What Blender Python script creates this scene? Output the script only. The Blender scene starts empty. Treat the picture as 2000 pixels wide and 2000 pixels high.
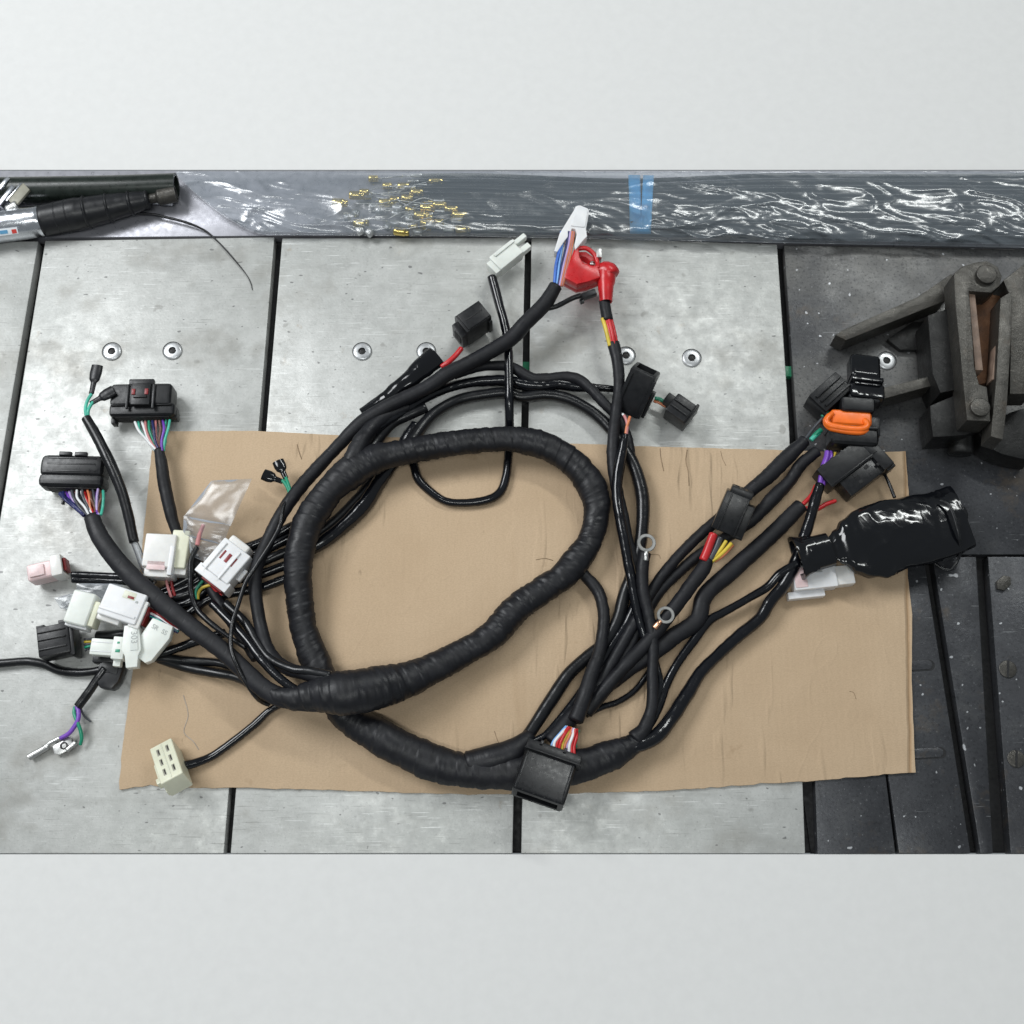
import bpy, bmesh, math, random
from mathutils import Vector, Matrix, noise

random.seed(7)
scene = bpy.context.scene
C = scene.collection
U = 0.0005                      # one photo pixel on the bench top = 0.5 mm

# ------------------------------------------------------------------ camera
TILT = math.radians(17.7)       # camera looks almost straight down on the bench
FPX, DIST = 2400.0, 1.2
cam_d = bpy.data.cameras.new('camera')
cam_d.sensor_width = 36.0
cam_d.lens = 36.0 * FPX / 2000.0
cam_d.clip_start, cam_d.clip_end = 0.05, 60.0
cam = bpy.data.objects.new('camera', cam_d)
C.objects.link(cam)
CAM = Vector((0, -DIST * math.sin(TILT), DIST * math.cos(TILT)))
cam.location = CAM
cam.rotation_euler = (TILT, 0, 0)
scene.camera = cam
FWD = Vector((0, math.sin(TILT), -math.cos(TILT)))
UPV = Vector((0, math.cos(TILT), math.sin(TILT)))

# ------------------------------------------------------------------ light
world = bpy.data.worlds.new('World')
scene.world = world
world.use_nodes = True
bg = world.node_tree.nodes['Background']
bg.inputs[0].default_value = (0.88, 0.96, 1.0, 1)
bg.inputs[1].default_value = 0.21

def area_light(name, loc, aim, sx, sy, power, col):
    d = bpy.data.lights.new(name, 'AREA')
    d.shape = 'RECTANGLE'; d.size = sx; d.size_y = sy
    d.energy = power; d.color = col
    o = bpy.data.objects.new(name, d)
    C.objects.link(o)
    o.location = loc
    o.rotation_euler = (Vector(aim) - Vector(loc)).to_track_quat('-Z', 'Y').to_euler()
    return o
area_light('window_light', (-1.75, 0.95, 2.15), (-0.1, 0.05, 0), 1.3, 1.0, 55, (0.96, 0.985, 1.0))
area_light('ceiling_tube_light', (1.2, 1.85, 2.6), (0.2, 0.1, 0), 1.7, 0.16, 30, (0.97, 1.0, 0.98))
area_light('ceiling_tube_light', (-0.2, -0.9, 2.7), (0, 0.0, 0), 1.5, 0.16, 18, (0.97, 1.0, 0.98))

scene.render.engine = 'CYCLES'
scene.cycles.use_denoising = True
scene.cycles.max_bounces = 8
scene.cycles.transparent_max_bounces = 16
scene.view_settings.view_transform = 'Standard'
scene.view_settings.look = 'None'
scene.view_settings.exposure = 0.10
scene.view_settings.gamma = 1.0

# ------------------------------------------------------------------ measuring
# survey sheets: origin and scale of each close-up the measurements were read from
K5, K3 = 500 / 1932, 300 / 1932
SHEET = {'A': (0, 300, K5), 'B': (500, 300, K5), 'C': (1000, 300, K5), 'D': (1500, 300, K5),
         'E': (0, 700, K5), 'F': (500, 700, K5), 'G': (1000, 700, K5), 'H': (1500, 700, K5),
         'I': (0, 1200, K5), 'J': (500, 1200, K5), 'K': (1000, 1200, K5), 'L': (1500, 1200, K5),
         'M': (50, 1000, K3), 'N': (250, 900, K3), 'O': (50, 700, K3), 'Q': (50, 1200, K3),
         'R': (180, 1200, 160 / 1932), 'S': (1560, 700, 200 / 1932), 'T': (1550, 850, 200 / 1932),
         'U': (1350, 940, 150 / 1932), 'V': (1080, 400, 150 / 1932), 'X': (1750, 500, 250 / 1208),
         'Y': (0, 330, 400 / 1932), 'Z': (600, 330, 400 / 1932), 'P': (0, 0, 1.0)}

def at(px, py, z=0.0):
    """point at height z (pixels) over the bench top seen at a photo position"""
    d = FWD * FPX + Vector(((px - 1000), 0, 0)) + UPV * (1000 - py)
    t = (z * U - CAM.z) / d.z
    return CAM + d * t

def px(s, x, y):
    ox, oy, k = SHEET[s]
    return ox + x * k, oy + y * k

def pt(s, x, y, z=0.0):
    return at(*px(s, x, y), z)

def scl(p):
    return (p - CAM).dot(FWD) / FPX      # metres per photo pixel at p

def path(txt, z=10.0, r=8.0):
    """'F 10,20,z,r 30,40 ...' -> list of (world point, radius in metres); z and r carry on"""
    out, s = [], 'P'
    for tok in txt.split():
        if tok in SHEET:
            s = tok; continue
        v = [float(q) for q in tok.split(',')]
        if len(v) > 2: z = v[2]
        if len(v) > 3: r = v[3]
        p = pt(s, v[0], v[1], z)
        out.append((p, r * scl(p)))
    return out

def poly(txt, z=0.0):
    out, s = [], 'P'
    for tok in txt.split():
        if tok in SHEET:
            s = tok; continue
        v = [float(q) for q in tok.split(',')]
        out.append(pt(s, v[0], v[1], v[2] if len(v) > 2 else z))
    return out

# ------------------------------------------------------------------ objects
def link(name, me, mats, parent=None):
    o = bpy.data.objects.new(name, me)
    C.objects.link(o)
    if not isinstance(mats, (list, tuple)): mats = [mats]
    for m in mats: me.materials.append(m)
    if parent is not None:
        o.parent = parent
        if parent.type == 'EMPTY':
            o.matrix_parent_inverse = Matrix.Translation(-parent.location)
    return o

def mesh_obj(name, verts, faces, mat, parent=None, smooth=True, uvs=None):
    me = bpy.data.meshes.new(name)
    me.from_pydata([tuple(v) for v in verts], [], faces)
    if uvs is not None:
        l = me.uv_layers.new(name='UVMap')
        i = 0
        for p in me.polygons:
            for li, vi in zip(p.loop_indices, p.vertices):
                l.data[li].uv = uvs[i]; i += 1
    if smooth:
        me.polygons.foreach_set('use_smooth', [True] * len(me.polygons))
    me.update()
    return link(name, me, mat, parent)

def bm_obj(name, bm, mat, parent=None, smooth=False, sharp=None):
    me = bpy.data.meshes.new(name)
    bmesh.ops.recalc_face_normals(bm, faces=bm.faces)
    bm.to_mesh(me); bm.free()
    if smooth:
        me.polygons.foreach_set('use_smooth', [True] * len(me.polygons))
        if sharp: me.set_sharp_from_angle(angle=math.radians(sharp))
    me.update()
    return link(name, me, mat, parent)

def empty(name, loc, label=None, cat=None, group=None):
    o = bpy.data.objects.new(name, None)
    C.objects.link(o)
    o.empty_display_size = 0.05
    o.location = loc
    tag(o, label, cat, group)
    return o

def tag(o, label=None, cat=None, group=None, kind=None):
    if label: o['label'] = label
    if cat: o['category'] = cat
    if group: o['group'] = group
    if kind: o['kind'] = kind
    return o

# ------------------------------------------------------------------ materials
class MT:
    def __init__(s, name):
        s.m = bpy.data.materials.new(name); s.m.use_nodes = True
        s.t = s.m.node_tree; s.n = s.t.nodes; s.l = s.t.links
        s.b = s.n['Principled BSDF']; s.out = s.n['Material Output']
        s.tc = s.n.new('ShaderNodeTexCoord')
    def set(s, **k):
        for a, v in k.items():
            i = s.b.inputs[a.replace('_', ' ')]
            if hasattr(v, 'is_linked') or isinstance(v, bpy.types.NodeSocket): s.l.new(v, i)
            elif isinstance(v, tuple) and len(v) == 3 and i.type == 'RGBA': i.default_value = (*v, 1)
            else: i.default_value = v
        return s
    def co(s, kind='Object', sc=(1, 1, 1), rot=0.0, off=(0, 0, 0)):
        mp = s.n.new('ShaderNodeMapping')
        s.l.new(s.tc.outputs[kind], mp.inputs[0])
        mp.inputs['Scale'].default_value = sc
        mp.inputs['Rotation'].default_value = (0, 0, rot)
        mp.inputs['Location'].default_value = off
        return mp.outputs[0]
    def noise(s, scale, det=3, rough=0.55, co=None, dist=0.0):
        n = s.n.new('ShaderNodeTexNoise')
        n.inputs['Scale'].default_value = scale; n.inputs['Detail'].default_value = det
        n.inputs['Roughness'].default_value = rough; n.inputs['Distortion'].default_value = dist
        s.l.new(co if co is not None else s.tc.outputs['Object'], n.inputs['Vector'])
        return n.outputs['Fac']
    def ramp(s, fac, stops):
        r = s.n.new('ShaderNodeValToRGB')
        while len(r.color_ramp.elements) < len(stops): r.color_ramp.elements.new(0.5)
        for e, (p, c) in zip(r.color_ramp.elements, stops):
            e.position = p
            e.color = (c, c, c, 1) if not isinstance(c, tuple) else (*c, 1)
        s.l.new(fac, r.inputs[0])
        return r.outputs[0]
    def mix(s, fac, a, b, mode='MIX'):
        n = s.n.new('ShaderNodeMix'); n.data_type = 'RGBA'; n.blend_type = mode
        for i, v in ((0, fac), (6, a), (7, b)):
            if isinstance(v, bpy.types.NodeSocket): s.l.new(v, n.inputs[i])
            elif isinstance(v, tuple): n.inputs[i].default_value = (*v, 1)
            else: n.inputs[i].default_value = v
        return n.outputs[2]
    def math(s, op, a, b=0.0, c=None):
        n = s.n.new('ShaderNodeMath'); n.operation = op
        for i, v in enumerate((a, b) if c is None else (a, b, c)):
            if isinstance(v, bpy.types.NodeSocket): s.l.new(v, n.inputs[i])
            else: n.inputs[i].default_value = v
        return n.outputs[0]
    def bump(s, h, strength=0.3, dist=0.001, prev=None):
        n = s.n.new('ShaderNodeBump')
        n.inputs['Strength'].default_value = strength; n.inputs['Distance'].default_value = dist
        s.l.new(h, n.inputs['Height'])
        if prev is not None: s.l.new(prev, n.inputs['Normal'])
        return n.outputs[0]

def plastic(name, col, rough=0.4, var=0.25, bump=0.15, sss=0.0, coat=0.0, spec=0.5):
    t = MT(name)
    n = t.noise(90, 4)
    c2 = tuple(min(1, c * (1 + var) + 0.004) for c in col); c1 = tuple(c * (1 - var) for c in col)
    t.set(Base_Color=t.ramp(n, [(0.3, c1), (0.7, c2)]))
    t.set(Roughness=t.ramp(t.noise(240, 3), [(0.3, rough * 0.82), (0.7, min(1, rough * 1.2))]))
    t.b.inputs['Specular IOR Level'].default_value = spec
    if bump: t.set(Normal=t.bump(t.noise(900, 3), bump, 0.0004))
    if sss:
        t.b.inputs['Subsurface Weight'].default_value = sss
        t.b.inputs['Subsurface Radius'].default_value = (0.004, 0.0035, 0.003)
        t.b.inputs['Subsurface Scale'].default_value = 1.0
    if coat: t.b.inputs['Coat Weight'].default_value = coat; t.b.inputs['Coat Roughness'].default_value = 0.12
    return t.m

def metal(name, col, rough=0.3, var=0.2, metallic=1.0, bump=0.1):
    t = MT(name)
    n = t.noise(60, 5)
    t.set(Base_Color=t.ramp(n, [(0.3, tuple(c * (1 - var) for c in col)), (0.7, tuple(min(1, c * (1 + var)) for c in col))]))
    t.set(Roughness=t.ramp(t.noise(160, 4), [(0.3, rough * 0.7), (0.7, rough * 1.3)]))
    t.b.inputs['Metallic'].default_value = metallic
    if bump: t.set(Normal=t.bump(t.noise(500, 4), bump, 0.0005))
    return t.m

def make_steel():
    t = MT('zinc plate steel')
    big = t.noise(5.0, 5, 0.6)
    base = t.ramp(big, [(0.25, (0.37, 0.38, 0.365)), (0.5, (0.48, 0.485, 0.47)), (0.75, (0.57, 0.575, 0.56))])
    mott = t.noise(55, 5, 0.7)
    base = t.mix(t.ramp(mott, [(0.34, 0.6), (0.60, 0.0)]), base, (0.36, 0.365, 0.35))
    grit = t.noise(420, 3, 0.7)
    base = t.mix(t.ramp(grit, [(0.30, 0.5), (0.42, 0.0)]), base, (0.24, 0.24, 0.235))
    base = t.mix(t.ramp(grit, [(0.62, 0.0), (0.74, 0.5)]), base, (0.74, 0.75, 0.74))
    # hairline scratches in three directions
    for rot, dens, c, amt in ((0.6, 0.655, (0.20, 0.20, 0.19), 0.6), (-0.5, 0.66, (0.78, 0.79, 0.78), 0.7), (1.45, 0.66, (0.24, 0.24, 0.23), 0.5), (0.15, 0.65, (0.76, 0.77, 0.76), 0.5)):
        sc = t.noise(1.0, 2, 0.5, t.co('Object', (26, 700, 26), rot, (rot * 7, 3, 0)))
        msk = t.noise(9, 2, 0.5, t.co('Object', (1, 1, 1), 0, (rot * 11, 1, 5)))
        f = t.math('MULTIPLY', t.ramp(sc, [(dens, 0.0), (dens + 0.03, amt)]), t.ramp(msk, [(0.48, 0.0), (0.6, 1.0)]))
        base = t.mix(f, base, c)
    # dark nicks and oily spots
    nick = t.noise(130, 1, 0.4, t.co('Object', (1, 1.7, 1), 0.5))
    base = t.mix(t.ramp(nick, [(0.735, 0.0), (0.76, 0.75)]), base, (0.13, 0.13, 0.13))
    stain = t.noise(11, 4, 0.62, t.co('Object', (1, 1, 1), 0, (2.3, 7.7, 0)))
    base = t.mix(t.ramp(stain, [(0.54, 0.0), (0.68, 0.6)]), base, (0.27, 0.26, 0.235))
    smear = t.noise(1.0, 4, 0.65, t.co('Object', (9, 30, 1), 0.5, (1.2, 0.4, 0)))
    base = t.mix(t.ramp(smear, [(0.55, 0.0), (0.70, 0.45)]), base, (0.30, 0.30, 0.285))
    spots = t.noise(46, 2, 0.5, t.co('Object', (1, 1, 1), 0, (0.7, 2.9, 0)))
    base = t.mix(t.ramp(spots, [(0.69, 0.0), (0.73, 0.5)]), base, (0.22, 0.215, 0.20))
    rust = t.noise(34, 5, 0.7, t.co('Object', (1, 1, 1), 0, (5.3, 1.7, 0)))
    base = t.mix(t.ramp(rust, [(0.645, 0.0), (0.76, 0.5)]), base, (0.28, 0.21, 0.14))
    t.set(Base_Color=base, Metallic=0.28)
    t.set(Roughness=t.ramp(t.noise(60, 5, 0.7), [(0.3, 0.34), (0.7, 0.58)]))
    t.b.inputs['Specular IOR Level'].default_value = 0.4
    b = t.bump(t.noise(260, 4, 0.7), 0.22, 0.0007)
    t.set(Normal=t.bump(t.noise(10, 3), 0.12, 0.002, b))
    return t.m

def make_dark_steel():
    t = MT('dark oiled steel')
    base = t.ramp(t.noise(9, 5, 0.65), [(0.3, (0.026, 0.027, 0.031)), (0.55, (0.052, 0.054, 0.060)), (0.8, (0.10, 0.10, 0.10))])
    # the upper table area is mixed paler, in patches, than the front
    sep = t.n.new('ShaderNodeSeparateXYZ'); t.l.new(t.tc.outputs['Object'], sep.inputs[0])
    upper_pale = t.math('MULTIPLY', t.ramp(sep.outputs[1], [(0.05, 0.0), (0.12, 1.0)]), t.ramp(t.noise(7, 4, 0.6, t.co('Object', (1, 1, 1), 0, (3, 3, 0))), [(0.36, 0.1), (0.62, 0.9)]))
    base = t.mix(upper_pale, base, (0.155, 0.152, 0.145))
    grit = t.noise(330, 3, 0.7)
    base = t.mix(t.ramp(grit, [(0.34, 0.7), (0.46, 0.0)]), base, (0.022, 0.023, 0.026))
    base = t.mix(t.ramp(grit, [(0.62, 0.0), (0.74, 0.45)]), base, (0.27, 0.275, 0.285))
    dots = t.noise(150, 1, 0.4, t.co('Object', (1, 1, 1), 0, (1, 4, 2)))
    base = t.mix(t.ramp(dots, [(0.735, 0.0), (0.755, 0.9)]), base, (0.42, 0.43, 0.45))
    sc = t.noise(1.0, 2, 0.5, t.co('Object', (30, 620, 30), 0.75))
    msk = t.noise(8, 2, 0.5, t.co('Object', (1, 1, 1), 0, (9, 1, 5)))
    f = t.math('MULTIPLY', t.ramp(sc, [(0.70, 0.0), (0.74, 0.45)]), t.ramp(msk, [(0.48, 0.0), (0.6, 1.0)]))
    base = t.mix(f, base, (0.36, 0.37, 0.38))
    rust = t.noise(17, 5, 0.7, t.co('Object', (1, 1, 1), 0, (5.3, 8.7, 0)))
    base = t.mix(t.ramp(rust, [(0.58, 0.0), (0.74, 0.5)]), base, (0.13, 0.095, 0.06))
    t.set(Base_Color=base, Metallic=0.45)
    t.set(Roughness=t.ramp(t.noise(25, 5, 0.65), [(0.3, 0.30), (0.7, 0.52)]))
    b = t.bump(t.noise(240, 4, 0.7), 0.28, 0.0008)
    t.set(Normal=t.bump(t.noise(20, 3), 0.25, 0.002, b))
    return t.m

def make_card():
    t = MT('corrugated cardboard')
    base = t.ramp(t.noise(7, 5, 0.6), [(0.25, (0.46, 0.335, 0.218)), (0.5, (0.51, 0.378, 0.252)), (0.8, (0.555, 0.418, 0.285))])
    fib = t.noise(1.0, 4, 0.7, t.co('Object', (520, 900, 300)))
    base = t.mix(t.ramp(fib, [(0.3, 0.45), (0.6, 0.0)]), base, (0.33, 0.245, 0.16))
    # soft vertical water marks along the flutes
    st = t.noise(1.0, 3, 0.6, t.co('Object', (26, 3.0, 1)))
    mk = t.noise(4.0, 3, 0.6, t.co('Object', (1, 1, 1), 0, (4.4, 2.2, 0)))
    f = t.math('MULTIPLY', t.ramp(st, [(0.58, 0.0), (0.72, 0.5)]), t.ramp(mk, [(0.52, 0.0), (0.66, 1.0)]))
    base = t.mix(f, base, (0.27, 0.165, 0.085))
    spot = t.noise(24, 4, 0.7, t.co('Object', (1, 1, 1), 0, (1.4, 6.2, 0)))
    base = t.mix(t.ramp(spot, [(0.66, 0.0), (0.76, 0.4)]), base, (0.24, 0.15, 0.08))
    scuff = t.noise(38, 5, 0.75, t.co('Object', (1, 0.35, 1), 0, (8.4, 6.2, 0)))
    base = t.mix(t.ramp(scuff, [(0.68, 0.0), (0.75, 0.5)]), base, (0.15, 0.105, 0.07))
    blot = t.noise(3.2, 4, 0.6, t.co('Object', (1, 1, 1), 0, (7.1, 3.3, 0)))
    base = t.mix(t.ramp(blot, [(0.46, 0.0), (0.70, 0.28)]), base, (0.36, 0.255, 0.16))
    # crease scored along the right-hand flap
    sep = t.n.new('ShaderNodeSeparateXYZ'); t.l.new(t.tc.outputs['Object'], sep.inputs[0])
    xw = t.math('ADD', sep.outputs[0], t.math('MULTIPLY', t.noise(30, 2), 0.003))
    d = t.math('ABSOLUTE', t.math('SUBTRACT', t.math('SUBTRACT', xw, t.math('MULTIPLY', sep.outputs[1], 0.082)), 0.3855))
    cr = t.ramp(t.math('MULTIPLY', d, 100), [(0.0, 1.0), (0.28, 0.0)])
    base = t.mix(t.math('MULTIPLY', cr, 0.65), base, (0.29, 0.165, 0.075))
    t.set(Base_Color=base, Roughness=0.86)
    t.b.inputs['Specular IOR Level'].default_value = 0.25
    wv = t.n.new('ShaderNodeTexWave'); wv.bands_direction = 'X'
    wv.inputs['Scale'].default_value = 46; wv.inputs['Distortion'].default_value = 0.5
    wv.inputs['Detail'].default_value = 1
    t.l.new(t.tc.outputs['Object'], wv.inputs[0])
    b = t.bump(wv.outputs['Fac'], 0.05, 0.0012)
    b = t.bump(t.noise(600, 3, 0.7), 0.14, 0.0005, b)
    b = t.bump(t.noise(7, 4, 0.6), 0.4, 0.008, b)
    h = t.math('MULTIPLY', cr, -1.0)
    b = t.bump(h, 0.7, 0.0016, b)
    # folds pressed in around the torn left end
    fold = t.noise(1.0, 2, 0.5, t.co('Object', (55, 9, 1), 0.12))
    fm = t.math('MULTIPLY', t.ramp(fold, [(0.58, 0.0), (0.66, 1.0)]), t.ramp(t.noise(3.1, 2, 0.5, t.co('Object', (1, 1, 1), 0, (0.3, 0.9, 0))), [(0.46, 0.0), (0.58, 1.0)]))
    b = t.bump(fm, 0.8, 0.0016, b)
    rv = t.math('ABSOLUTE', t.math('SUBTRACT', t.noise(13, 2, 0.5, t.co('Object', (1, 0.6, 1), 0.3, (2, 5, 1))), 0.5))
    b = t.bump(t.ramp(rv, [(0.0, 1.0), (0.012, 0.0)]), 0.14, 0.0010, b)
    t.set(Normal=b)
    return t.m

def make_tape(name, col, rough, turns=26.0, line=0.3, wr=0.35, spec=0.4, fine=0.22):
    """black cloth/PVC tape wound round the loom; UV u = metres along, v = turn"""
    t = MT(name)
    sep = t.n.new('ShaderNodeSeparateXYZ'); t.l.new(t.tc.outputs['UV'], sep.inputs[0])
    ph = t.math('FRACT', t.math('ADD', t.math('MULTIPLY', sep.outputs[0], turns), sep.outputs[1]))
    edge = t.ramp(ph, [(0.0, 0.0), (0.07, 1.0), (0.94, 0.9), (1.0, 0.0)])
    n = t.noise(70, 4, 0.6)
    base = t.ramp(n, [(0.3, tuple(c * 0.72 for c in col)), (0.7, tuple(c * 1.35 for c in col))])
    t.set(Base_Color=base)
    t.b.inputs['Specular IOR Level'].default_value = spec
    t.set(Roughness=t.ramp(t.noise(45, 4, 0.65), [(0.3, rough * 0.75), (0.7, min(1, rough * 1.25))]))
    b = t.bump(edge, line, 0.0006)
    b = t.bump(t.noise(1.0, 3, 0.6, t.co('UV', (210, 2.2, 1), 0.02)), wr, 0.0008, b)
    if fine: b = t.bump(t.noise(160, 4, 0.65), fine, 0.0010, b)
    t.set(Normal=b)
    return t.m

def make_film(name, veil, rough, tint=(0.85, 0.9, 0.95), bump=0.4, sc=60, gloss=0.62):
    t = MT(name)
    t.set(Base_Color=tint, Roughness=rough)
    t.b.inputs['Specular IOR Level'].default_value = 0.9
    nb = t.bump(t.noise(sc, 4, 0.6), bump, 0.004)
    t.set(Normal=nb)
    tr = t.n.new('ShaderNodeBsdfTransparent'); tr.inputs[0].default_value = (0.97, 0.98, 0.99, 1)
    lw = t.n.new('ShaderNodeFresnel'); lw.inputs[0].default_value = 1.5
    t.l.new(nb, lw.inputs['Normal'])
    f = t.math('MINIMUM', t.math('ADD', t.math('MULTIPLY', lw.outputs[0], 0.9), veil), 0.95)
    gl = t.n.new('ShaderNodeBsdfGlossy'); gl.inputs['Roughness'].default_value = rough
    t.l.new(nb, gl.inputs['Normal'])
    mg = t.n.new('ShaderNodeMixShader'); mg.inputs[0].default_value = gloss
    t.l.new(t.b.outputs[0], mg.inputs[1]); t.l.new(gl.outputs[0], mg.inputs[2])
    mx = t.n.new('ShaderNodeMixShader')
    t.l.new(f, mx.inputs[0]); t.l.new(tr.outputs[0], mx.inputs[1]); t.l.new(mg.outputs[0], mx.inputs[2])
    t.l.new(mx.outputs[0], t.out.inputs[0])
    return t.m

def make_rust():
    t = MT('rusted steel')
    base = t.ramp(t.noise(45, 5, 0.7), [(0.3, (0.06, 0.030, 0.018)), (0.55, (0.13, 0.058, 0.026)), (0.75, (0.20, 0.11, 0.06))])
    t.set(Base_Color=base, Roughness=0.75, Metallic=0.2, Normal=t.bump(t.noise(260, 4, 0.7), 0.5, 0.001))
    return t.m

M = {}
M['steel'] = make_steel()
M['dark_steel'] = make_dark_steel()
M['card'] = make_card()
M['tape'] = make_tape('black loom tape', (0.0075, 0.0078, 0.0102), 0.46, 42, 0.08, 0.35, 0.36)
M['tape_fine'] = make_tape('black cloth tape', (0.0080, 0.0083, 0.0108), 0.52, 60, 0.12, 0.22, 0.34)
M['gloss'] = make_tape('glossy black sleeve', (0.0035, 0.004, 0.006), 0.17, 0.0, 0.0, 0.22, 0.5, 0.1)
M['semi'] = make_tape('satin black sleeve', (0.006, 0.0065, 0.008), 0.30, 0.0, 0.0, 0.18, 0.42, 0.1)
M['black'] = plastic('black connector plastic', (0.0065, 0.007, 0.0085), 0.36, spec=0.35)
M['black_smooth'] = plastic('smooth black plastic', (0.006, 0.0065, 0.008), 0.30, bump=0.04, spec=0.35)
def make_vinyl():
    t = MT('shiny black vinyl')
    t.set(Base_Color=(0.004, 0.0045, 0.006), Roughness=t.ramp(t.noise(60, 3), [(0.3, 0.08), (0.7, 0.15)]))
    r1 = t.math('ABSOLUTE', t.math('SUBTRACT', t.noise(11, 2, 0.5, None, 0.5), 0.5))
    b = t.bump(t.ramp(r1, [(0.0, 1.0), (0.05, 0.45), (0.16, 0.0)]), 0.22, 0.0035)
    r2 = t.math('ABSOLUTE', t.math('SUBTRACT', t.noise(48, 2, 0.5, t.co('Object', (1, 1, 1), 0, (4, 2, 1)), 0.5), 0.5))
    b = t.bump(t.ramp(r2, [(0.0, 1.0), (0.10, 0.0)]), 0.05, 0.0015, b)
    t.set(Normal=b)
    return t.m
M['vinyl'] = make_vinyl()
M['rubber'] = plastic('black rubber', (0.007, 0.0075, 0.0095), 0.38, spec=0.4)
M['white'] = plastic('white nylon', (0.72, 0.72, 0.73), 0.38, 0.05, 0.06, sss=0.25)
M['milky'] = plastic('milky nylon', (0.70, 0.69, 0.67), 0.34, 0.05, 0.06, sss=0.45)
M['pink'] = plastic('pinkish milky nylon', (0.72, 0.55, 0.55), 0.32, 0.12, 0.06, sss=0.4)
M['cream'] = plastic('cream nylon', (0.66, 0.66, 0.52), 0.36, 0.05, 0.06, sss=0.3)
M['mint'] = plastic('greenish white nylon', (0.68, 0.705, 0.665), 0.36, 0.05, 0.06, sss=0.3)
M['red'] = plastic('red rubber', (0.50, 0.012, 0.016), 0.30, 0.15, 0.06)
M['red_wire'] = plastic('red wire', (0.50, 0.018, 0.022), 0.35, 0.1, 0)
M['dark_red'] = plastic('dark red seal', (0.20, 0.008, 0.010), 0.4, 0.2, 0)
M['pink_wire'] = plastic('pink wire', (0.50, 0.20, 0.20), 0.4, 0.1, 0)
M['yellow'] = plastic('yellow wire', (0.62, 0.46, 0.05), 0.38, 0.1, 0)
M['orange'] = plastic('orange silicone', (0.85, 0.16, 0.012), 0.36, 0.1, 0.05)
M['orange_wire'] = plastic('orange wire', (0.62, 0.20, 0.09), 0.4, 0.1, 0)
M['green'] = plastic('green wire', (0.012, 0.24, 0.14), 0.36, 0.15, 0)
M['teal'] = plastic('teal wire', (0.06, 0.42, 0.31), 0.36, 0.15, 0)
M['blue'] = plastic('blue wire', (0.035, 0.13, 0.50), 0.36, 0.15, 0)
M['light_blue'] = plastic('light blue wire', (0.20, 0.42, 0.80), 0.36, 0.1, 0)
M['navy'] = plastic('navy wire', (0.012, 0.016, 0.09), 0.36, 0.15, 0)
M['purple'] = plastic('purple wire', (0.17, 0.055, 0.42), 0.36, 0.12, 0)
M['lilac'] = plastic('lilac wire', (0.42, 0.32, 0.58), 0.4, 0.1, 0)
M['white_wire'] = plastic('white wire', (0.74, 0.75, 0.76), 0.36, 0.05, 0)
M['brown'] = plastic('brown wire', (0.12, 0.05, 0.03), 0.4, 0.15, 0)
M['grey_wire'] = plastic('grey wire', (0.055, 0.06, 0.07), 0.34, 0.15, 0)
M['chrome'] = metal('bright tinned metal', (0.55, 0.55, 0.54), 0.36, bump=0.02)
M['zinc'] = metal('zinc screw head', (0.50, 0.51, 0.52), 0.34, 0.15, 0.6)
M['alu'] = metal('polished aluminium', (0.66, 0.68, 0.72), 0.22, 0.12)
M['tin'] = metal('dull tinned metal', (0.33, 0.33, 0.32), 0.42, 0.15, 0.6)
M['brass'] = metal('brass', (0.72, 0.56, 0.20), 0.26, 0.15)
M['copper'] = metal('copper', (0.75, 0.42, 0.27), 0.32, 0.12)
def make_iron(name, col, rough):
    t = MT(name)
    base = t.ramp(t.noise(26, 6, 0.7), [(0.28, tuple(c * 0.55 for c in col)), (0.55, col), (0.78, tuple(c * 1.7 for c in col))])
    base = t.mix(t.ramp(t.noise(38, 5, 0.7, t.co('Object', (1, 1, 1), 0, (3, 8, 1))), [(0.58, 0.0), (0.76, 0.35)]), base, (0.085, 0.056, 0.034))
    base = t.mix(t.ramp(t.noise(210, 3, 0.7), [(0.62, 0.0), (0.74, 0.5)]), base, tuple(c * 3.2 for c in col))
    sc = t.noise(1.0, 2, 0.5, t.co('Object', (60, 420, 60), 0.9))
    base = t.mix(t.ramp(sc, [(0.70, 0.0), (0.76, 0.4)]), base, tuple(min(0.5, c * 3.5) for c in col))
    t.set(Base_Color=base, Metallic=0.55, Roughness=t.ramp(t.noise(70, 5, 0.7), [(0.3, rough * 0.75), (0.7, rough * 1.35)]))
    b = t.bump(t.noise(170, 5, 0.75), 0.45, 0.0012)
    t.set(Normal=t.bump(t.noise(30, 3), 0.3, 0.003, b))
    return t.m
M['iron'] = make_iron('grey forged iron', (0.072, 0.068, 0.061), 0.36)
M['iron_dark'] = make_iron('dark forged iron', (0.021, 0.021, 0.021), 0.42)
M['rust'] = make_rust()
M['rust_pale'] = plastic('pale rusted edge', (0.21, 0.145, 0.11), 0.6, 0.3, 0.4)
M['gap'] = plastic('dark underframe', (0.006, 0.006, 0.007), 0.7, 0.2, 0.1)
M['edge_paint'] = plastic('bottle green paint', (0.02, 0.20, 0.10), 0.4, 0.2, 0.1)
M['tray'] = metal('smooth grey tray', (0.30, 0.30, 0.33), 0.34, 0.08, 0.35, 0.03)
M['blue_tape'] = plastic('blue masking tape', (0.06, 0.35, 0.66), 0.45, 0.12, 0.2)
M['tube_green'] = plastic('dark green tube', (0.010, 0.015, 0.012), 0.30, 0.3, 0.05, spec=0.4)
M['ink'] = plastic('grey moulded lettering', (0.36, 0.38, 0.37), 0.5, 0.05, 0)
M['sticker_red'] = plastic('red print', (0.55, 0.05, 0.04), 0.4, 0.05, 0)
M['sticker_blue'] = plastic('blue print', (0.10, 0.30, 0.50), 0.4, 0.05, 0)
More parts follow.
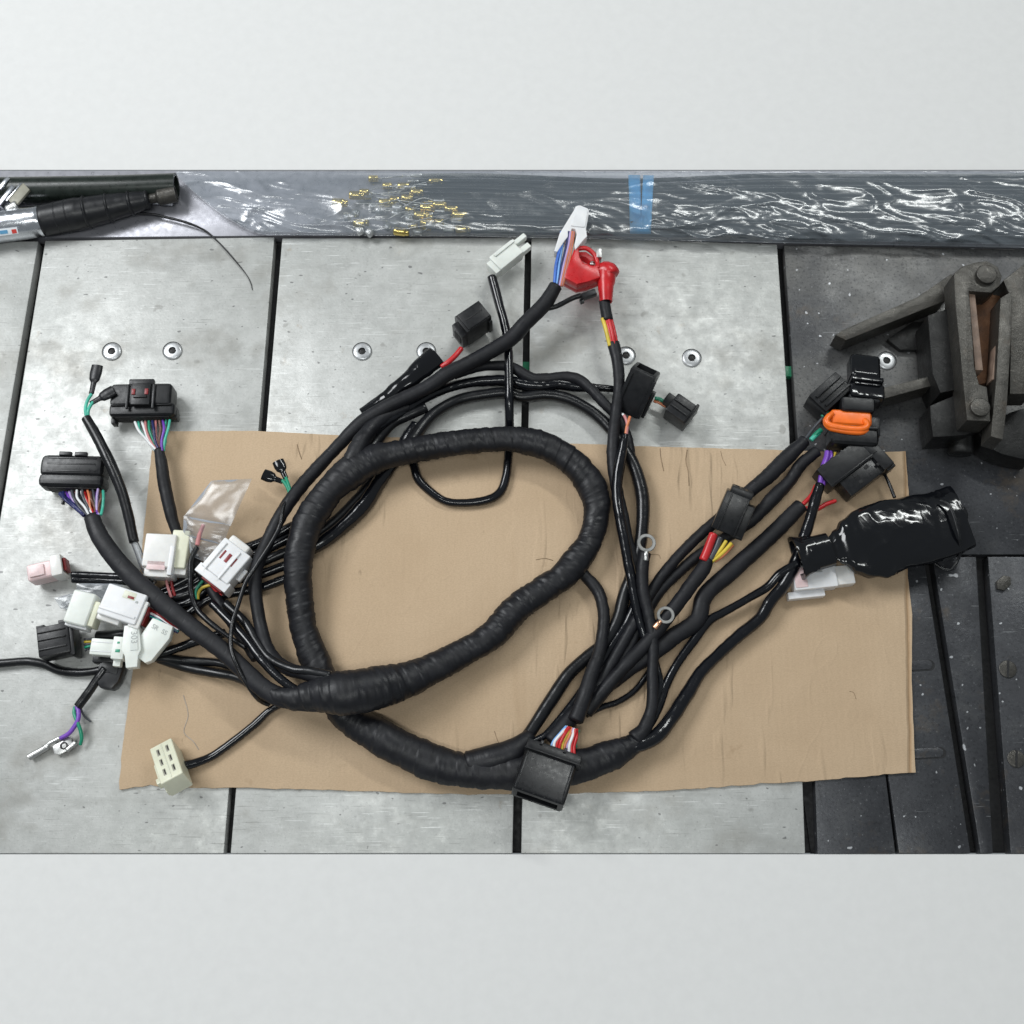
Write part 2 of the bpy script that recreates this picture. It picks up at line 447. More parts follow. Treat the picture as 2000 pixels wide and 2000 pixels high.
M['sticker_white'] = plastic('white sticker', (0.72, 0.75, 0.78), 0.35, 0.05, 0)
M['yellowed'] = plastic('dull olive plastic', (0.26, 0.25, 0.20), 0.5, 0.15, 0.1)
M['film'] = make_film('crinkled clear film', 0.21, 0.22, (0.50, 0.59, 0.68), bump=0.12, sc=60, gloss=0.45)
M['bag'] = make_film('clear vinyl bag', 0.14, 0.24, (0.34, 0.36, 0.40), 0.05, 25, 0.22)
M['floor'] = plastic('pale added floor', (0.65, 0.648, 0.642), 0.8, 0.015, 0.02)

# ------------------------------------------------------------------ shape helpers
def spline(ctrl, step):
    """Catmull-Rom through (point, radius) pairs, resampled about every step metres"""
    n = len(ctrl)
    if n == 1: return ctrl
    P = [c[0] for c in ctrl]; R = [c[1] for c in ctrl]
    P = [P[0] * 2 - P[1]] + P + [P[-1] * 2 - P[-2]]
    R = [R[0]] + R + [R[-1]]
    out = []
    for i in range(1, n):
        p0, p1, p2, p3 = P[i - 1:i + 3]
        def k(a, b): return max(1e-6, (b - a).length) ** 0.5
        t0 = 0.0; t1 = t0 + k(p0, p1); t2 = t1 + k(p1, p2); t3 = t2 + k(p2, p3)
        m = max(2, int((p2 - p1).length / step) + 1)
        for j in range(m + (1 if i == n - 1 else 0)):
            f = j / m
            t = t1 + (t2 - t1) * f
            a1 = p0 * ((t1 - t) / (t1 - t0)) + p1 * ((t - t0) / (t1 - t0))
            a2 = p1 * ((t2 - t) / (t2 - t1)) + p2 * ((t - t1) / (t2 - t1))
            a3 = p2 * ((t3 - t) / (t3 - t2)) + p3 * ((t - t2) / (t3 - t2))
            b1 = a1 * ((t2 - t) / (t2 - t0)) + a2 * ((t - t0) / (t2 - t0))
            b2 = a2 * ((t3 - t) / (t3 - t1)) + a3 * ((t - t1) / (t3 - t1))
            c = b1 * ((t2 - t) / (t2 - t1)) + b2 * ((t - t1) / (t2 - t1))
            e = f * f * (3 - 2 * f)
            out.append((c, R[i] + (R[i + 1] - R[i]) * e))
    return out

def sweep(name, ctrl, mat, parent=None, seg=12, flat=1.0, step=None, lump=0.0, ridge=0.0, pitch=0.010,
          wrinkle=0.0, wf=170.0, hole=(False, False), label=None, seed=0.0, sq=1.0, crease=0.0):
    rmin = min(c[1] for c in ctrl)
    if step is None: step = max(0.0007, rmin * 0.5)
    S = spline(ctrl, step)
    n = len(S)
    verts, rings_u = [], []
    u = 0.0
    Z = Vector((0, 0, 1))
    side_prev = None
    for i, (p, r) in enumerate(S):
        T = (S[min(i + 1, n - 1)][0] - S[max(i - 1, 0)][0])
        if T.length < 1e-9: T = Vector((1, 0, 0))
        T.normalize()
        sd = T.cross(Z)
        if sd.length < 0.15:
            sd = side_prev - T * side_prev.dot(T) if side_prev is not None else T.orthogonal()
        sd.normalize()
        if side_prev is not None and sd.dot(side_prev) < -0.5: sd = -sd
        side_prev = sd
        up = sd.cross(T); up.normalize()
        if i: u += (p - S[i - 1][0]).length
        rings_u.append(u)
        fl = flat(i / max(1, n - 1)) if callable(flat) else flat
        rl = r * (1 + lump * noise.noise(Vector((u * 28, seed * 9.1, 0.3))))
        for j in range(seg):
            a = 2 * math.pi * j / seg
            rr = rl
            if ridge:
                q0 = u / pitch + j / seg + 1.3 * noise.noise(Vector((u * 24, seed, 0)))
                ph = q0 % 1.0
                am = 0.6 + 1.2 * noise.noise(Vector((math.floor(q0) * 3.7, seed, 2)))
                rr += ridge * am * ((ph / 0.95 if ph < 0.95 else (1 - ph) / 0.05) - 0.5)
            if wrinkle:
                q = Vector((u * wf + seed + 0.8 * math.cos(a + seed), math.cos(a) * 0.75, math.sin(a) * 0.75))
                w = noise.noise(q) * 0.6 + noise.noise(q * 2.3) * 0.4
                w += 0.7 * noise.noise(Vector((u * wf * 0.32 + seed, math.cos(a) * 0.9, math.sin(a) * 0.9)))
                rr += wrinkle * w
            if crease:
                g = (1 - abs(noise.noise(Vector((u * 26 + 3, math.cos(a) * 1.3 + u * 9, math.sin(a) * 1.3))))) ** 5
                g2 = (1 - abs(noise.noise(Vector((u * 60 + 8, math.cos(a) * 2.0 - u * 22, math.sin(a) * 2.2))))) ** 6
                rr += crease * (g + 0.15 * g2) * (0.4 + noise.noise(Vector((u * 18, a, 4))))
            ca, sa = math.cos(a), math.sin(a)
            if sq != 1.0: ca, sa = math.copysign(abs(ca) ** sq, ca), math.copysign(abs(sa) ** sq, sa)
            verts.append(p + sd * (ca * rr) + up * (sa * rr * fl))
    faces, uvs = [], []
    for i in range(n - 1):
        for j in range(seg):
            k = (j + 1) % seg
            faces.append((i * seg + j, (i + 1) * seg + j, (i + 1) * seg + k, i * seg + k))
            for (ii, jj) in ((i, j), (i + 1, j), (i + 1, j + 1), (i, j + 1)):
                uvs.append((rings_u[ii], jj / seg))
    def cap(i0, flip, hol):
        base = [i0 * seg + j for j in range(seg)]
        c = S[i0][0]
        if hol:
            d = (S[min(i0 + 1, n - 1)][0] - S[i0][0]) if i0 == 0 else (S[i0 - 1][0] - S[i0][0])
            d = d.normalized() * S[i0][1] * 1.6
            ids = base
            for kk, off in ((0.80, 0.0), (0.76, 1.0)):
                nb = []
                for b in base:
                    nb.append(len(verts)); verts.append(c + (verts[b] - c) * kk + d * off)
                for j in range(seg):
                    k = (j + 1) % seg
                    f = (ids[j], ids[k], nb[k], nb[j])
                    faces.append(f if not flip else f[::-1])
                    uvs.extend([(rings_u[i0], 0.5)] * 4)
                ids = nb
            base = ids
        else:
            nb = []
            for b in base:
                nb.append(len(verts)); verts.append(c + (verts[b] - c) * 0.82)
            d = (S[i0][0] - S[min(i0 + 1, n - 1)][0]) if i0 == 0 else (S[i0][0] - S[i0 - 1][0])
            d = d.normalized() * S[i0][1] * 0.15
            for b in nb: verts[b] = verts[b] + d
            for j in range(seg):
                k = (j + 1) % seg
                f = (base[j], base[k], nb[k], nb[j])
                faces.append(f if not flip else f[::-1])
                uvs.extend([(rings_u[i0], 0.5)] * 4)
            base = nb
        faces.append(tuple(base) if not flip else tuple(base[::-1]))
        uvs.extend([(rings_u[i0], 0.5)] * seg)
    cap(0, False, hole[0]); cap(n - 1, True, hole[1])
    o = mesh_obj(name, verts, faces, mat, parent, True, uvs)
    bm = bmesh.new(); bm.from_mesh(o.data); bmesh.ops.recalc_face_normals(bm, faces=bm.faces); bm.to_mesh(o.data); bm.free()
    if hole[0] or hole[1]: o.data.set_sharp_from_angle(angle=math.radians(55))
    if label: o['label'] = label
    return o

def prism(name, top, depth, mat, parent=None, bev=0.0006, label=None, jag=0.0):
    """outline (world points) extruded straight down by depth"""
    bm = bmesh.new()
    vs = [bm.verts.new(p) for p in top]
    f = bm.faces.new(vs)
    f.normal_update()
    if f.normal.z < 0: f.normal_flip()
    r = bmesh.ops.extrude_face_region(bm, geom=[f])
    low = [g for g in r['geom'] if isinstance(g, bmesh.types.BMVert)]
    bmesh.ops.translate(bm, verts=low, vec=(0, 0, -depth))
    bmesh.ops.recalc_face_normals(bm, faces=bm.faces)
    if bev:
        es = [e for e in bm.edges if len(e.link_faces) == 2 and e.calc_face_angle(0) > 0.4]
        bmesh.ops.bevel(bm, geom=es, offset=bev, segments=2, profile=0.6, affect='EDGES', clamp_overlap=True)
    o = bm_obj(name, bm, mat, parent, True, 35)
    if label: o['label'] = label
    return o

class Frame:
    """local axes lying on the bench: x along ang (degrees, anticlockwise in the photo); units photo pixels"""
    def __init__(s, pos, z, ang, pitch=0, roll=0):
        p = at(pos[0], pos[1], z)
        s.k = scl(p)
        s.m = (Matrix.Translation(p) @ Matrix.Rotation(math.radians(ang), 4, 'Z') @ Matrix.Rotation(math.radians(-pitch), 4, 'Y')
               @ Matrix.Rotation(math.radians(roll), 4, 'X') @ Matrix.Scale(s.k, 4))
    def w(s, x, y, z): return s.m @ Vector((x, y, z))
    def box(s, name, mat, parent, c, d, bev=1.5, open_x=0, wall=3, depth=15, taper=1.0, seg=2, label=None):
        bm = bmesh.new()
        bmesh.ops.create_cube(bm, size=1.0)
        bmesh.ops.scale(bm, vec=d, verts=bm.verts)
        if taper != 1.0:
            for v in bm.verts:
                if v.co.x > 0: v.co.y *= taper; v.co.z *= taper
        if bev:
            bmesh.ops.bevel(bm, geom=list(bm.edges), offset=min(bev, min(d) * 0.45), segments=seg, profile=0.6, affect='EDGES')
        if open_x:
            f = max(bm.faces, key=lambda q: q.normal.x * open_x + q.calc_area() * 1e-6)
            bmesh.ops.inset_region(bm, faces=[f], thickness=wall)
            e = bmesh.ops.extrude_face_region(bm, geom=[f])
            vs = [g for g in e['geom'] if isinstance(g, bmesh.types.BMVert)]
            bmesh.ops.delete(bm, geom=[f], context='FACES_ONLY')
            bmesh.ops.translate(bm, verts=vs, vec=(-open_x * depth, 0, 0))
        bmesh.ops.translate(bm, verts=bm.verts, vec=c)
        bmesh.ops.transform(bm, matrix=s.m, verts=bm.verts)
        o = bm_obj(name, bm, mat, parent, True, 35)
        if label: o['label'] = label
        return o
    def tube(s, name, mat, parent, pts, seg=14, label=None, hole=(False, False), **k):
        return sweep(name, [(s.w(*p[:3]), p[3] * s.k) for p in pts], mat, parent, seg, label=label, hole=hole, **k)
    def prism(s, name, mat, parent, outline, z0, z1, bev=1.2, label=None):
        bm = bmesh.new()
        f = bm.faces.new([bm.verts.new((x, y, z1)) for x, y in outline])
        e = bmesh.ops.extrude_face_region(bm, geom=[f])
        bmesh.ops.translate(bm, verts=[g for g in e['geom'] if isinstance(g, bmesh.types.BMVert)], vec=(0, 0, z0 - z1))
        bmesh.ops.recalc_face_normals(bm, faces=bm.faces)
        if bev:
            es = [q for q in bm.edges if len(q.link_faces) == 2 and q.calc_face_angle(0) > 0.5]
            bmesh.ops.bevel(bm, geom=es, offset=bev, segments=2, profile=0.6, affect='EDGES', clamp_overlap=True)
        bmesh.ops.transform(bm, matrix=s.m, verts=bm.verts)
        o = bm_obj(name, bm, mat, parent, True, 35)
        if label: o['label'] = label
        return o
    def text(s, body, mat, parent, x, y, z, size, ang=0, name='lettering'):
        cu = bpy.data.curves.new('lettering', 'FONT')
        cu.body = body; cu.size = size; cu.align_x = 'CENTER'; cu.align_y = 'CENTER'; cu.extrude = 0.25
        tmp = bpy.data.objects.new('tmp_text', cu); C.objects.link(tmp)
        bpy.context.view_layer.update()
        me = bpy.data.meshes.new_from_object(tmp.evaluated_get(bpy.context.evaluated_depsgraph_get()))
        bpy.data.objects.remove(tmp); bpy.data.curves.remove(cu)
        me.transform(s.m @ Matrix.Translation((x, y, z)) @ Matrix.Rotation(math.radians(ang), 4, 'Z'))
        me.materials.clear()
        return link(name, me, mat, parent)

def disc(name, pos, z0, z1, r, mat, parent, seg=28, hole=0.0, hole_depth=0.0, bev=0.7, ry=None):
    """upright round head, optionally with a socket in its top; sizes in photo pixels"""
    c = at(pos[0], pos[1], z1); k = scl(c)
    base = Vector((c.x, c.y, z0 * U))
    rings = [(r, base.z), (r, c.z - bev * 0.55 * k), (r - bev * 0.4, c.z - bev * 0.2 * k), (r - bev, c.z)]
    if hole: rings += [(hole, c.z), (hole, c.z - hole_depth * k)]
    verts, faces = [], []
    for (rr, zz) in rings:
        for j in range(seg):
            a = 2 * math.pi * j / seg
            verts.append((c.x + rr * k * math.cos(a), c.y + rr * k * math.sin(a), zz))
    for i in range(len(rings) - 1):
        for j in range(seg):
            q = (j + 1) % seg
            faces.append((i * seg + j, i * seg + q, (i + 1) * seg + q, (i + 1) * seg + j))
    faces.append(tuple(range((len(rings) - 1) * seg, len(rings) * seg)))
    o = mesh_obj(name, verts, faces, mat, parent, True)
    o.data.set_sharp_from_angle(angle=math.radians(40))
    return o

# ================================================================== setting
TOPY, BOTY = 333, 1667
fz = -0.0175
y0, y1, x0, x1, zf = at(1000, BOTY + 1.5, 0).y, at(1000, TOPY - 0.5, -4).y, -1.0, 1.0, -0.0012
fv = [(-4, -3), (4, -3), (4, y0), (x1, y0), (x0, y0), (-4, y0), (-4, y1), (x0, y1), (x1, y1), (4, y1), (4, 5), (-4, 5)]
fl = mesh_obj('floor', [(x, y, zf) for x, y in fv], [(0, 1, 2, 3, 4, 5), (6, 7, 8, 9, 10, 11), (5, 4, 7, 6), (3, 2, 9, 8)], M['floor'], None, False)  # added pale surround, set flush with the plates so their edge casts no shadow
tag(fl, 'plain pale grey floor added flush around the lift table', None, None, 'structure')

table = empty('lift_table', (0, 0, fz), 'steel lift table of pale plates with a dark right-hand section', 'table')
prism('underframe', poly(f'-330,{TOPY + 1} 2330,{TOPY + 1} 2330,{BOTY - 1} -330,{BOTY - 1}', -31), 0.0175 - 31 * U - 0.0003, M['gap'], table, 0.001)
def plate(txt, mat='steel', name='steel_plate', z=0.0, th=30, bev=2.6):
    return prism(name, poly(txt, z), th * U, M[mat], table, bev * U)
plate(f'-330,470 75,471 19,800 -125,{BOTY} -330,{BOTY}')
plate(f'88,470 536,463 437,{BOTY} -108,{BOTY} 35,800')
plate(f'551,465 1026,464 1001,{BOTY} 450,{BOTY}')
plate(f'1038,465 1200,467 1518,477 1541,820 1573,{BOTY} 1018,{BOTY}')
# dark right-hand section, with its guide grooves
dk = dict(mat='dark_steel', name='dark_plate')
plate('1531,478 2330,492 2330,1083 1574,1083', **dk)
plate(f'1577,1087 1700,1087 L 885,1200 960,1800 P 1748,{BOTY} 1597,{BOTY}', **dk)
plate(f'1712,1087 1804,1087 1896,{BOTY} 1756,{BOTY} L 905,1200', **dk)
plate(f'1821,1087 1907,1087 1940,{BOTY} 1915,{BOTY}', z=-3, th=27, **dk)
plate(f'1929,1087 2330,1087 2330,{BOTY} 1974,{BOTY}', **dk)
plate(f'1538,1330 1570,1330 1588,1500 1591,{BOTY} 1584,{BOTY}', mat='gap', name='seam_filler', z=-24, th=6, bev=0)
prism('tray', poly(f'-330,{TOPY} 2330,{TOPY} 2330,489 1520,474 1030,461 545,460 -330,468', -4), 26 * U, M['tray'], table, 0.0005)
prism('green_rail', poly('1000,706 1600,716 1600,736 1000,726', -14), 16 * U, M['edge_paint'], table, 0.0004)
for s, x, y in (('A', 842, 1490), ('A', 1300, 1485), ('B', 800, 1490), ('B', 1285, 1490), ('C', 860, 1522), ('C', 1357, 1540), ('D', 897, 1560)):
    q = px(s, x, y)
    disc('bolt_recess', q, 0.0, 0.7, 19.1, M['gap'], table, 32, 18.6, 0.3, 0.2)
    b = disc('bolt', q, 0.2, 4.6, 18.2, M['zinc'], table, 32, 7.6, 3.6, 4.0)
    disc('socket', q, 0.3, 1.9, 7.5, M['iron_dark'], b, 6, 0, 0, 0.1)
for s, x, y in (('L', 1812, 412), ('L', 1875, 1090)):
    q = px(s, x, y)
    b = disc('screw', q, 0.2, 3.0, 17, M['iron'], table, 28, 0, 0, 1.2)
    f = Frame(q, 3.1, 82)
    f.box('screw_slot', M['gap'], b, (0, 0, 0), (33, 4.5, 0.6), 0)
for s, x, y, n in (('L', 1120, 388, 50), ('L', 1190, 1050, 58)):
    q = px(s, x, y); f = Frame(q, 0, 3)
    ol = []
    for i in range(24):
        a = 2 * math.pi * i / 24
        ol.append((math.copysign(n / 2, math.cos(a)) + 11 * math.cos(a), 11 * math.sin(a)))
    sl = f.prism('slot', M['gap'], table, ol, -6, 0.5, 0)
    ol2 = [(x2 * 0.94 - 3, y2 * 0.84 + 1.0) for x2, y2 in ol]
    f.prism('slot_key', M['dark_steel'], sl, ol2, -5, 1.6, 0.5)
f = Frame(px('H', 1770, 1700), 0, 40)
f.prism('stop_block', M['iron'], table, [(-18, 0), (-9, 11), (10, 11), (19, 0), (9, -11), (-10, -11)], -4, 7, 1)

# ------------------------------------------------------------------ cardboard
def card_edge(pts, jag, n=6):
    out = []
    for i, p in enumerate(pts):
        q = pts[(i + 1) % len(pts)]
        m = max(1, int((q - p).length / 0.006))
        for j in range(m):
            t = j / m
            w = p.lerp(q, t)
            a = jag * (0.4 + 0.6 * (w.y < -0.24))
            w = w + Vector((noise.noise(w * 160) * a, noise.noise(w * 160 + Vector((5, 3, 1))) * a, 0))
            out.append(w)
    return out
ce = poly('330,842 492,841 668,850 1116,866 1246,871 1500,878 1691,884 1769,881 1775,959 1773,1124 1782,1200 1781,1329 1788,1509 '
          '1728,1512 1588,1525 1500,1530 1414,1536 1310,1544 1129,1549 914,1551 759,1547 500,1539 453,1538 388,1539 292,1534 233,1542 '
          '236,1480 247,1400 259,1309 270,1150 282,1023 296,881', 6)
card = prism('cardboard_sheet', card_edge(ce, 0.0011), 5.4 * U, M['card'], None, 0.0004)
tag(card, 'flat brown corrugated cardboard sheet under the wiring loom', 'cardboard')

M['tear'] = plastic('torn brown paper', (0.25, 0.175, 0.11), 0.85, 0.3, 0.3)
M['tear_pale'] = plastic('torn grey paper', (0.36, 0.31, 0.26), 0.8, 0.2, 0.3)
for t_, m_, r_ in (('I 1385,610 1420,760 1390,890 1460,960 1500,1020', 'tear_pale', 1.3), ('G 1118,680 1122,740 1132,790 1145,850', 'tear', 1.3), ('G 1322,690 1312,770 1330,860 1336,960', 'tear', 1.3),
                   ('G 1575,700 1590,760 1615,810', 'tear', 0.8), ('G 180,1520 250,1510 310,1525', 'tear', 1.1), ('J 1800,880 1815,930 1832,975', 'tear', 1.0), ('L 615,580 645,590 665,640', 'tear', 0.9),
                   ('F 310,650 330,720 345,760', 'tear', 1.4), ('G 1050,1480 1110,1485 1120,1510', 'tear', 0.9)):
    sweep('crack', path(t_, 6.0, r_ * 0.75), M[m_], card, 6)

# ------------------------------------------------------------------ wheel clamp on the dark section
cl = empty('wheel_clamp', pt('X', 620, 900), 'grey forged steel clamp with pivot bolts on the dark plate', 'clamp')
def cpr(name, txt, z, d, mat='iron', bev=1.6, **k):
    return prism(name, poly(txt, z), d * U, M[mat], cl, bev * U, **k)
cpr('body', 'X 300,560 560,470 640,1250 420,1290 345,1110', 92, 84, 'iron_dark', 2)
cpr('upper_jaw', 'D 508,1368 560,1332 1130,1080 1385,905 1420,1000 1335,1112 590,1408', 58, 50, 'iron', 2)
cpr('jaw_web', 'D 900,1400 1090,1270 1240,1260 1240,1480 1000,1480', 14, 13, 'iron_dark', 1.5)
cpr('lower_jaw', 'D 830,1775 1250,1672 1420,1615 1430,1700 845,1858', 64, 54, 'iron', 2)
fb = cpr('front_arm', 'X 545,165 620,100 740,60 860,45 960,100 1000,190 980,280 900,345 800,340 690,330 720,700 740,1040 785,1210 860,1235 895,1560 670,1550 640,1250 595,800 560,450', 140, 60, 'iron', 2.2)
cpr('rear_arm', 'X 985,395 1095,330 1095,700 1080,900 1050,1400 1010,1735 895,1700 945,1160', 140, 54, 'iron', 2.2)
cpr('arm_bridge', 'X 1010,230 1230,60 1300,300 1300,1300 1075,1300 1090,400', 124, 60, 'iron', 2)
cpr('rusty_core', 'X 700,330 1010,380 930,1180 760,1215', 88, 30, 'rust', 1, label='rust brown core plate between the two arms')
cpr('liner', 'X 688,332 745,345 822,1078 750,1075', 128, 30, 'rust_pale', 1, label='pale rusted liner strip along the front arm')
cpr('liner', 'X 990,400 1040,385 955,1165 905,1165', 128, 30, 'rust_pale', 1, label='pale rusted liner strip along the rear arm')
cpr('nut_block', 'X 320,1410 560,1310 660,1300 690,1560 890,1580 660,1690 350,1710 330,1560', 84, 70, 'iron_dark', 3)
for x, y, r in ((862, 165, 20), (800, 1420, 19)):
    disc('pivot_bolt', px('X', x, y), 139, 149, r, M['iron'], cl, 30, 0, 0, 2)
sweep('clamp_screw', path('X 610,1600,40,24 612,1860,34,24'), M['iron_dark'], cl, 20)
cpr('round_foot', 'X 770,1660 900,1560 1080,1470 1300,1400 1300,1930 1180,1915 1000,1870 840,1790', 62, 60, 'iron_dark', 6)

# ------------------------------------------------------------------ back of the table: dark tube, air tool, wire
tb = sweep('dark_tube', path('-120,374,22,26 100,371 250,368 345,364,22,25.5'), M['tube_green'], None, 28, hole=(False, True))
tag(tb, 'dark green glossy tube lying behind the air tool', 'tube')

at_ = empty('air_tool', pt('A', 400, 560, -4), 'silver air tool with ribbed black rubber grip and steel nose', 'tool')
axz = 28
sweep('body', path('A -400,640,28,31 -60,560 200,525,28,31 330,505,28,30'), M['alu'], at_, 28)
g = sweep('grip', path('A 318,508,28,30.5 420,488,28,31 590,455,28,32 610,452,28,31 700,434,28,29 800,413,28,27 900,392,28,24 1010,370,28,21 1120,347,28,17'), M['rubber'], at_, 28)
for x, y, r in ((440, 484, 32), (520, 468, 32.5), (655, 442, 33), (820, 409, 29), (985, 375, 24.5), (1112, 349, 19)):
    p = pt('A', x, y, axz); d = (pt('A', 1120, 347, axz) - pt('A', 318, 508, axz)).normalized() * 0.0009
    sweep('ring', [(p - d, r * scl(p) * 0.97), (p, r * scl(p)), (p + d, r * scl(p) * 0.96)], M['rubber'], g, 28)
nz = sweep('nose', path('A 1100,350,28,9 1180,333,28,10 1200,330,28,16 1330,303,28,16.5'), M['iron'], at_, 22, hole=(False, True))
sweep('collar', path('A 1150,360,16,6 1300,372,14,6'), M['alu'], nz, 12)
f = Frame(px('A', 150, 330), 44, 58)
lv = f.prism('trigger_lever', M['yellowed'], at_, [(-24, -10), (22, -10), (27, 10), (-18, 13)], 0, 7, 1.5)
f.box('trigger_edge', M['alu'], lv, (1, 12, 4), (46, 4, 9), 1)
f = Frame(px('A', 60, 330), 40, 60)
f.box('bracket', M['alu'], at_, (0, 0, 0), (48, 11, 20), 3)
f.box('bracket', M['alu'], at_, (18, 18, 4), (30, 10, 18), 3)
sweep('air_fitting', path('A 60,430,44,10 130,390,48,10'), M['chrome'], at_, 18)
f = Frame(px('A', 60, 588), 54, 8, 0, 40)
st = f.box('label_plate', M['sticker_white'], at_, (0, 0, 0), (38, 13, 1), 0.3)
f.box('print_mark', M['sticker_blue'], st, (-8, 0, 0.7), (15, 7, 0.5), 0)
f.box('print_mark', M['sticker_red'], st, (12, -1, 0.7), (9, 8, 0.5), 0)
wr = sweep('stray_wire', path('A 1030,452,10,2.8 1150,458 1250,480,8,2.7 1400,518 1540,577,5,2.2 1640,660,3,1.5 1760,790 1870,930,2,0.9 1895,985 1905,1030,1.5,0.6'), M['rubber'], None, 8)
tag(wr, 'thin black wire curling from the air tool onto the plate', 'wire')

# ------------------------------------------------------------------ wrapped bundle of black cables along the back
bd = empty('cable_bundle', at(1350, 420, -4), 'bundle of straight black control cables wrapped in clear film with blue tape', 'cable bundle')
rnd = random.Random(3)
def edge_y(x):   # front edge of the bundle in the photo
    return 461 + max(0, x - 900) * 0.021
rows = []
for k in range(14): rows.append((k / 13.0, 0))
for k in range(12): rows.append(((k + 0.8) / 13.0, 1))
for k in range(8): rows.append(((k + 3.0) / 13.0, 2))
for (v, lay) in rows:
    zz = 5 + lay * 8.5 + rnd.uniform(-1, 1.5) + (3 if 0.15 < v < 0.85 else 0)
    left = rnd.uniform(800, 905) + (v - 0.5) * -60
    pts = []
    xs = [left, left + 120, 1150, 1250, 1500, 1750, 2100]
    w0 = rnd.uniform(-3, 3)
    for x in xs:
        sq = 0.93 if 1150 <= x <= 1300 else 1.0
        yy = edge_y(x) - 7 - (4 + v * (edge_y(x) - 356)) * sq + w0 * (0.3 if sq < 1 else 1) + rnd.uniform(-1.2, 1.2)
        pts.append((at(x, max(yy, 342 + zz * 0.1), zz), 5.0 * U))
    rod = sweep('control_cable', pts, M['semi'], bd, 8, step=0.012)
    e, d = pts[0][0], (pts[0][0] - pts[1][0]).normalized()
    kind = rnd.random()
    if kind < 0.42:
        ln = rnd.uniform(0.010, 0.016)
        sweep('end_fitting', [(e, 7.4 * U), (e + d * ln, 8.0 * U)], M['brass'], rod, 10, step=0.004)
        sweep('inner_cable', [(e + d * ln, 1.3 * U), (e + d * (ln + 0.02) + Vector((0, rnd.uniform(-.008, .0 if v > .6 else .006), rnd.uniform(0, .003))), 1.2 * U), (e + d * (ln + rnd.uniform(0.035, 0.055)) + Vector((0, rnd.uniform(-.015, .0 if v > .6 else .012), 0)), 1.2 * U)], M['chrome'], rod, 6, step=0.006)
    else:
        sweep('end_fitting', [(e, 4.9 * U), (e + d * 0.008, 4.2 * U), (e + d * 0.012, 3 * U)], M['chrome'], rod, 10, step=0.004)
        q = e + d * rnd.uniform(0.02, 0.06) + Vector((0, rnd.uniform(-.012, -.002 if v > .6 else .008), -0.001))
        sweep('inner_cable', [(e + d * 0.01, 1.3 * U), ((e + q) / 2 + Vector((0, rnd.uniform(-.01, .0 if v > .6 else .008), 0.003)), 1.3 * U), (q, 1.3 * U)], M['chrome'], rod, 6, step=0.006)
        sweep('cable_nipple', [(q, 7.0 * U), (q + d * 0.009, 7.0 * U)], M['zinc' if kind < 0.75 else 'brass'], rod, 10, step=0.004)

for x_, y_, k_ in ((470, 250, 'brass'), (310, 320, 'brass'), (750, 320, 'brass'), (1140, 365, 'brass'), (1080, 440, 'brass'), (1140, 512, 'brass'), (510, 512, 'brass'), (890, 592, 'brass'),
                   (1470, 565, 'brass'), (590, 600, 'zinc'), (760, 540, 'zinc'), (460, 420, 'zinc'), (680, 395, 'zinc'), (380, 450, 'zinc'), (960, 470, 'zinc'), (850, 380, 'zinc'), (500, 585, 'zinc')):
    f = Frame(px('Z', x_, y_), 19, rnd.uniform(-8, 8) if k_ == 'brass' else rnd.uniform(-60, 60))
    ln = 14 if k_ == 'brass' else 6
    f.tube('loose_fitting', M[k_], bd, [(-ln, 0, 0, 8.5), (ln * 0.5, 0, 0, 8.5), (ln * 0.6, 0, 0, 7), (ln, 0, 0, 7)], 12, step=0.003)

def bundle_h(v, x):
    """height (px) of the rod pile at v across it, 0 front .. 1 back"""
    return 4 + 31 * max(0.0, math.sin(math.pi * min(1, max(0, v)))) ** 0.45

def band(name, x0, x1, mat, off, parent, skew=0):
    nv, nu = 26, 7
    vs, fs = [], []
    for i in range(nu + 1):
        for j in range(nv + 1):
            v = -0.06 + 1.1 * j / nv
            x = x0 + (x1 - x0) * i / nu + skew * (v - 0.5)
            yy = edge_y(x) - 8 - (2 + max(0, v) * 112)
            h = bundle_h(v, x) + off + 1.6 * noise.noise(Vector((x * 0.25, v * 6, 2)))
            if v < 0: h = max(-3, h - 8)
            vs.append(at(x, yy, h))
    for i in range(nu):
        for j in range(nv):
            a = i * (nv + 1) + j
            fs.append((a, a + nv + 1, a + nv + 2, a + 1))
    o = mesh_obj(name, vs, fs, M[mat], parent, True)
    md = o.modifiers.new('thickness', 'SOLIDIFY'); md.thickness = 0.0004
    return o
band('blue_tape', 1229, 1252, 'blue_tape', 1.0, bd, -3)
band('blue_tape', 1253, 1274, 'blue_tape', 1.6, bd, 6)

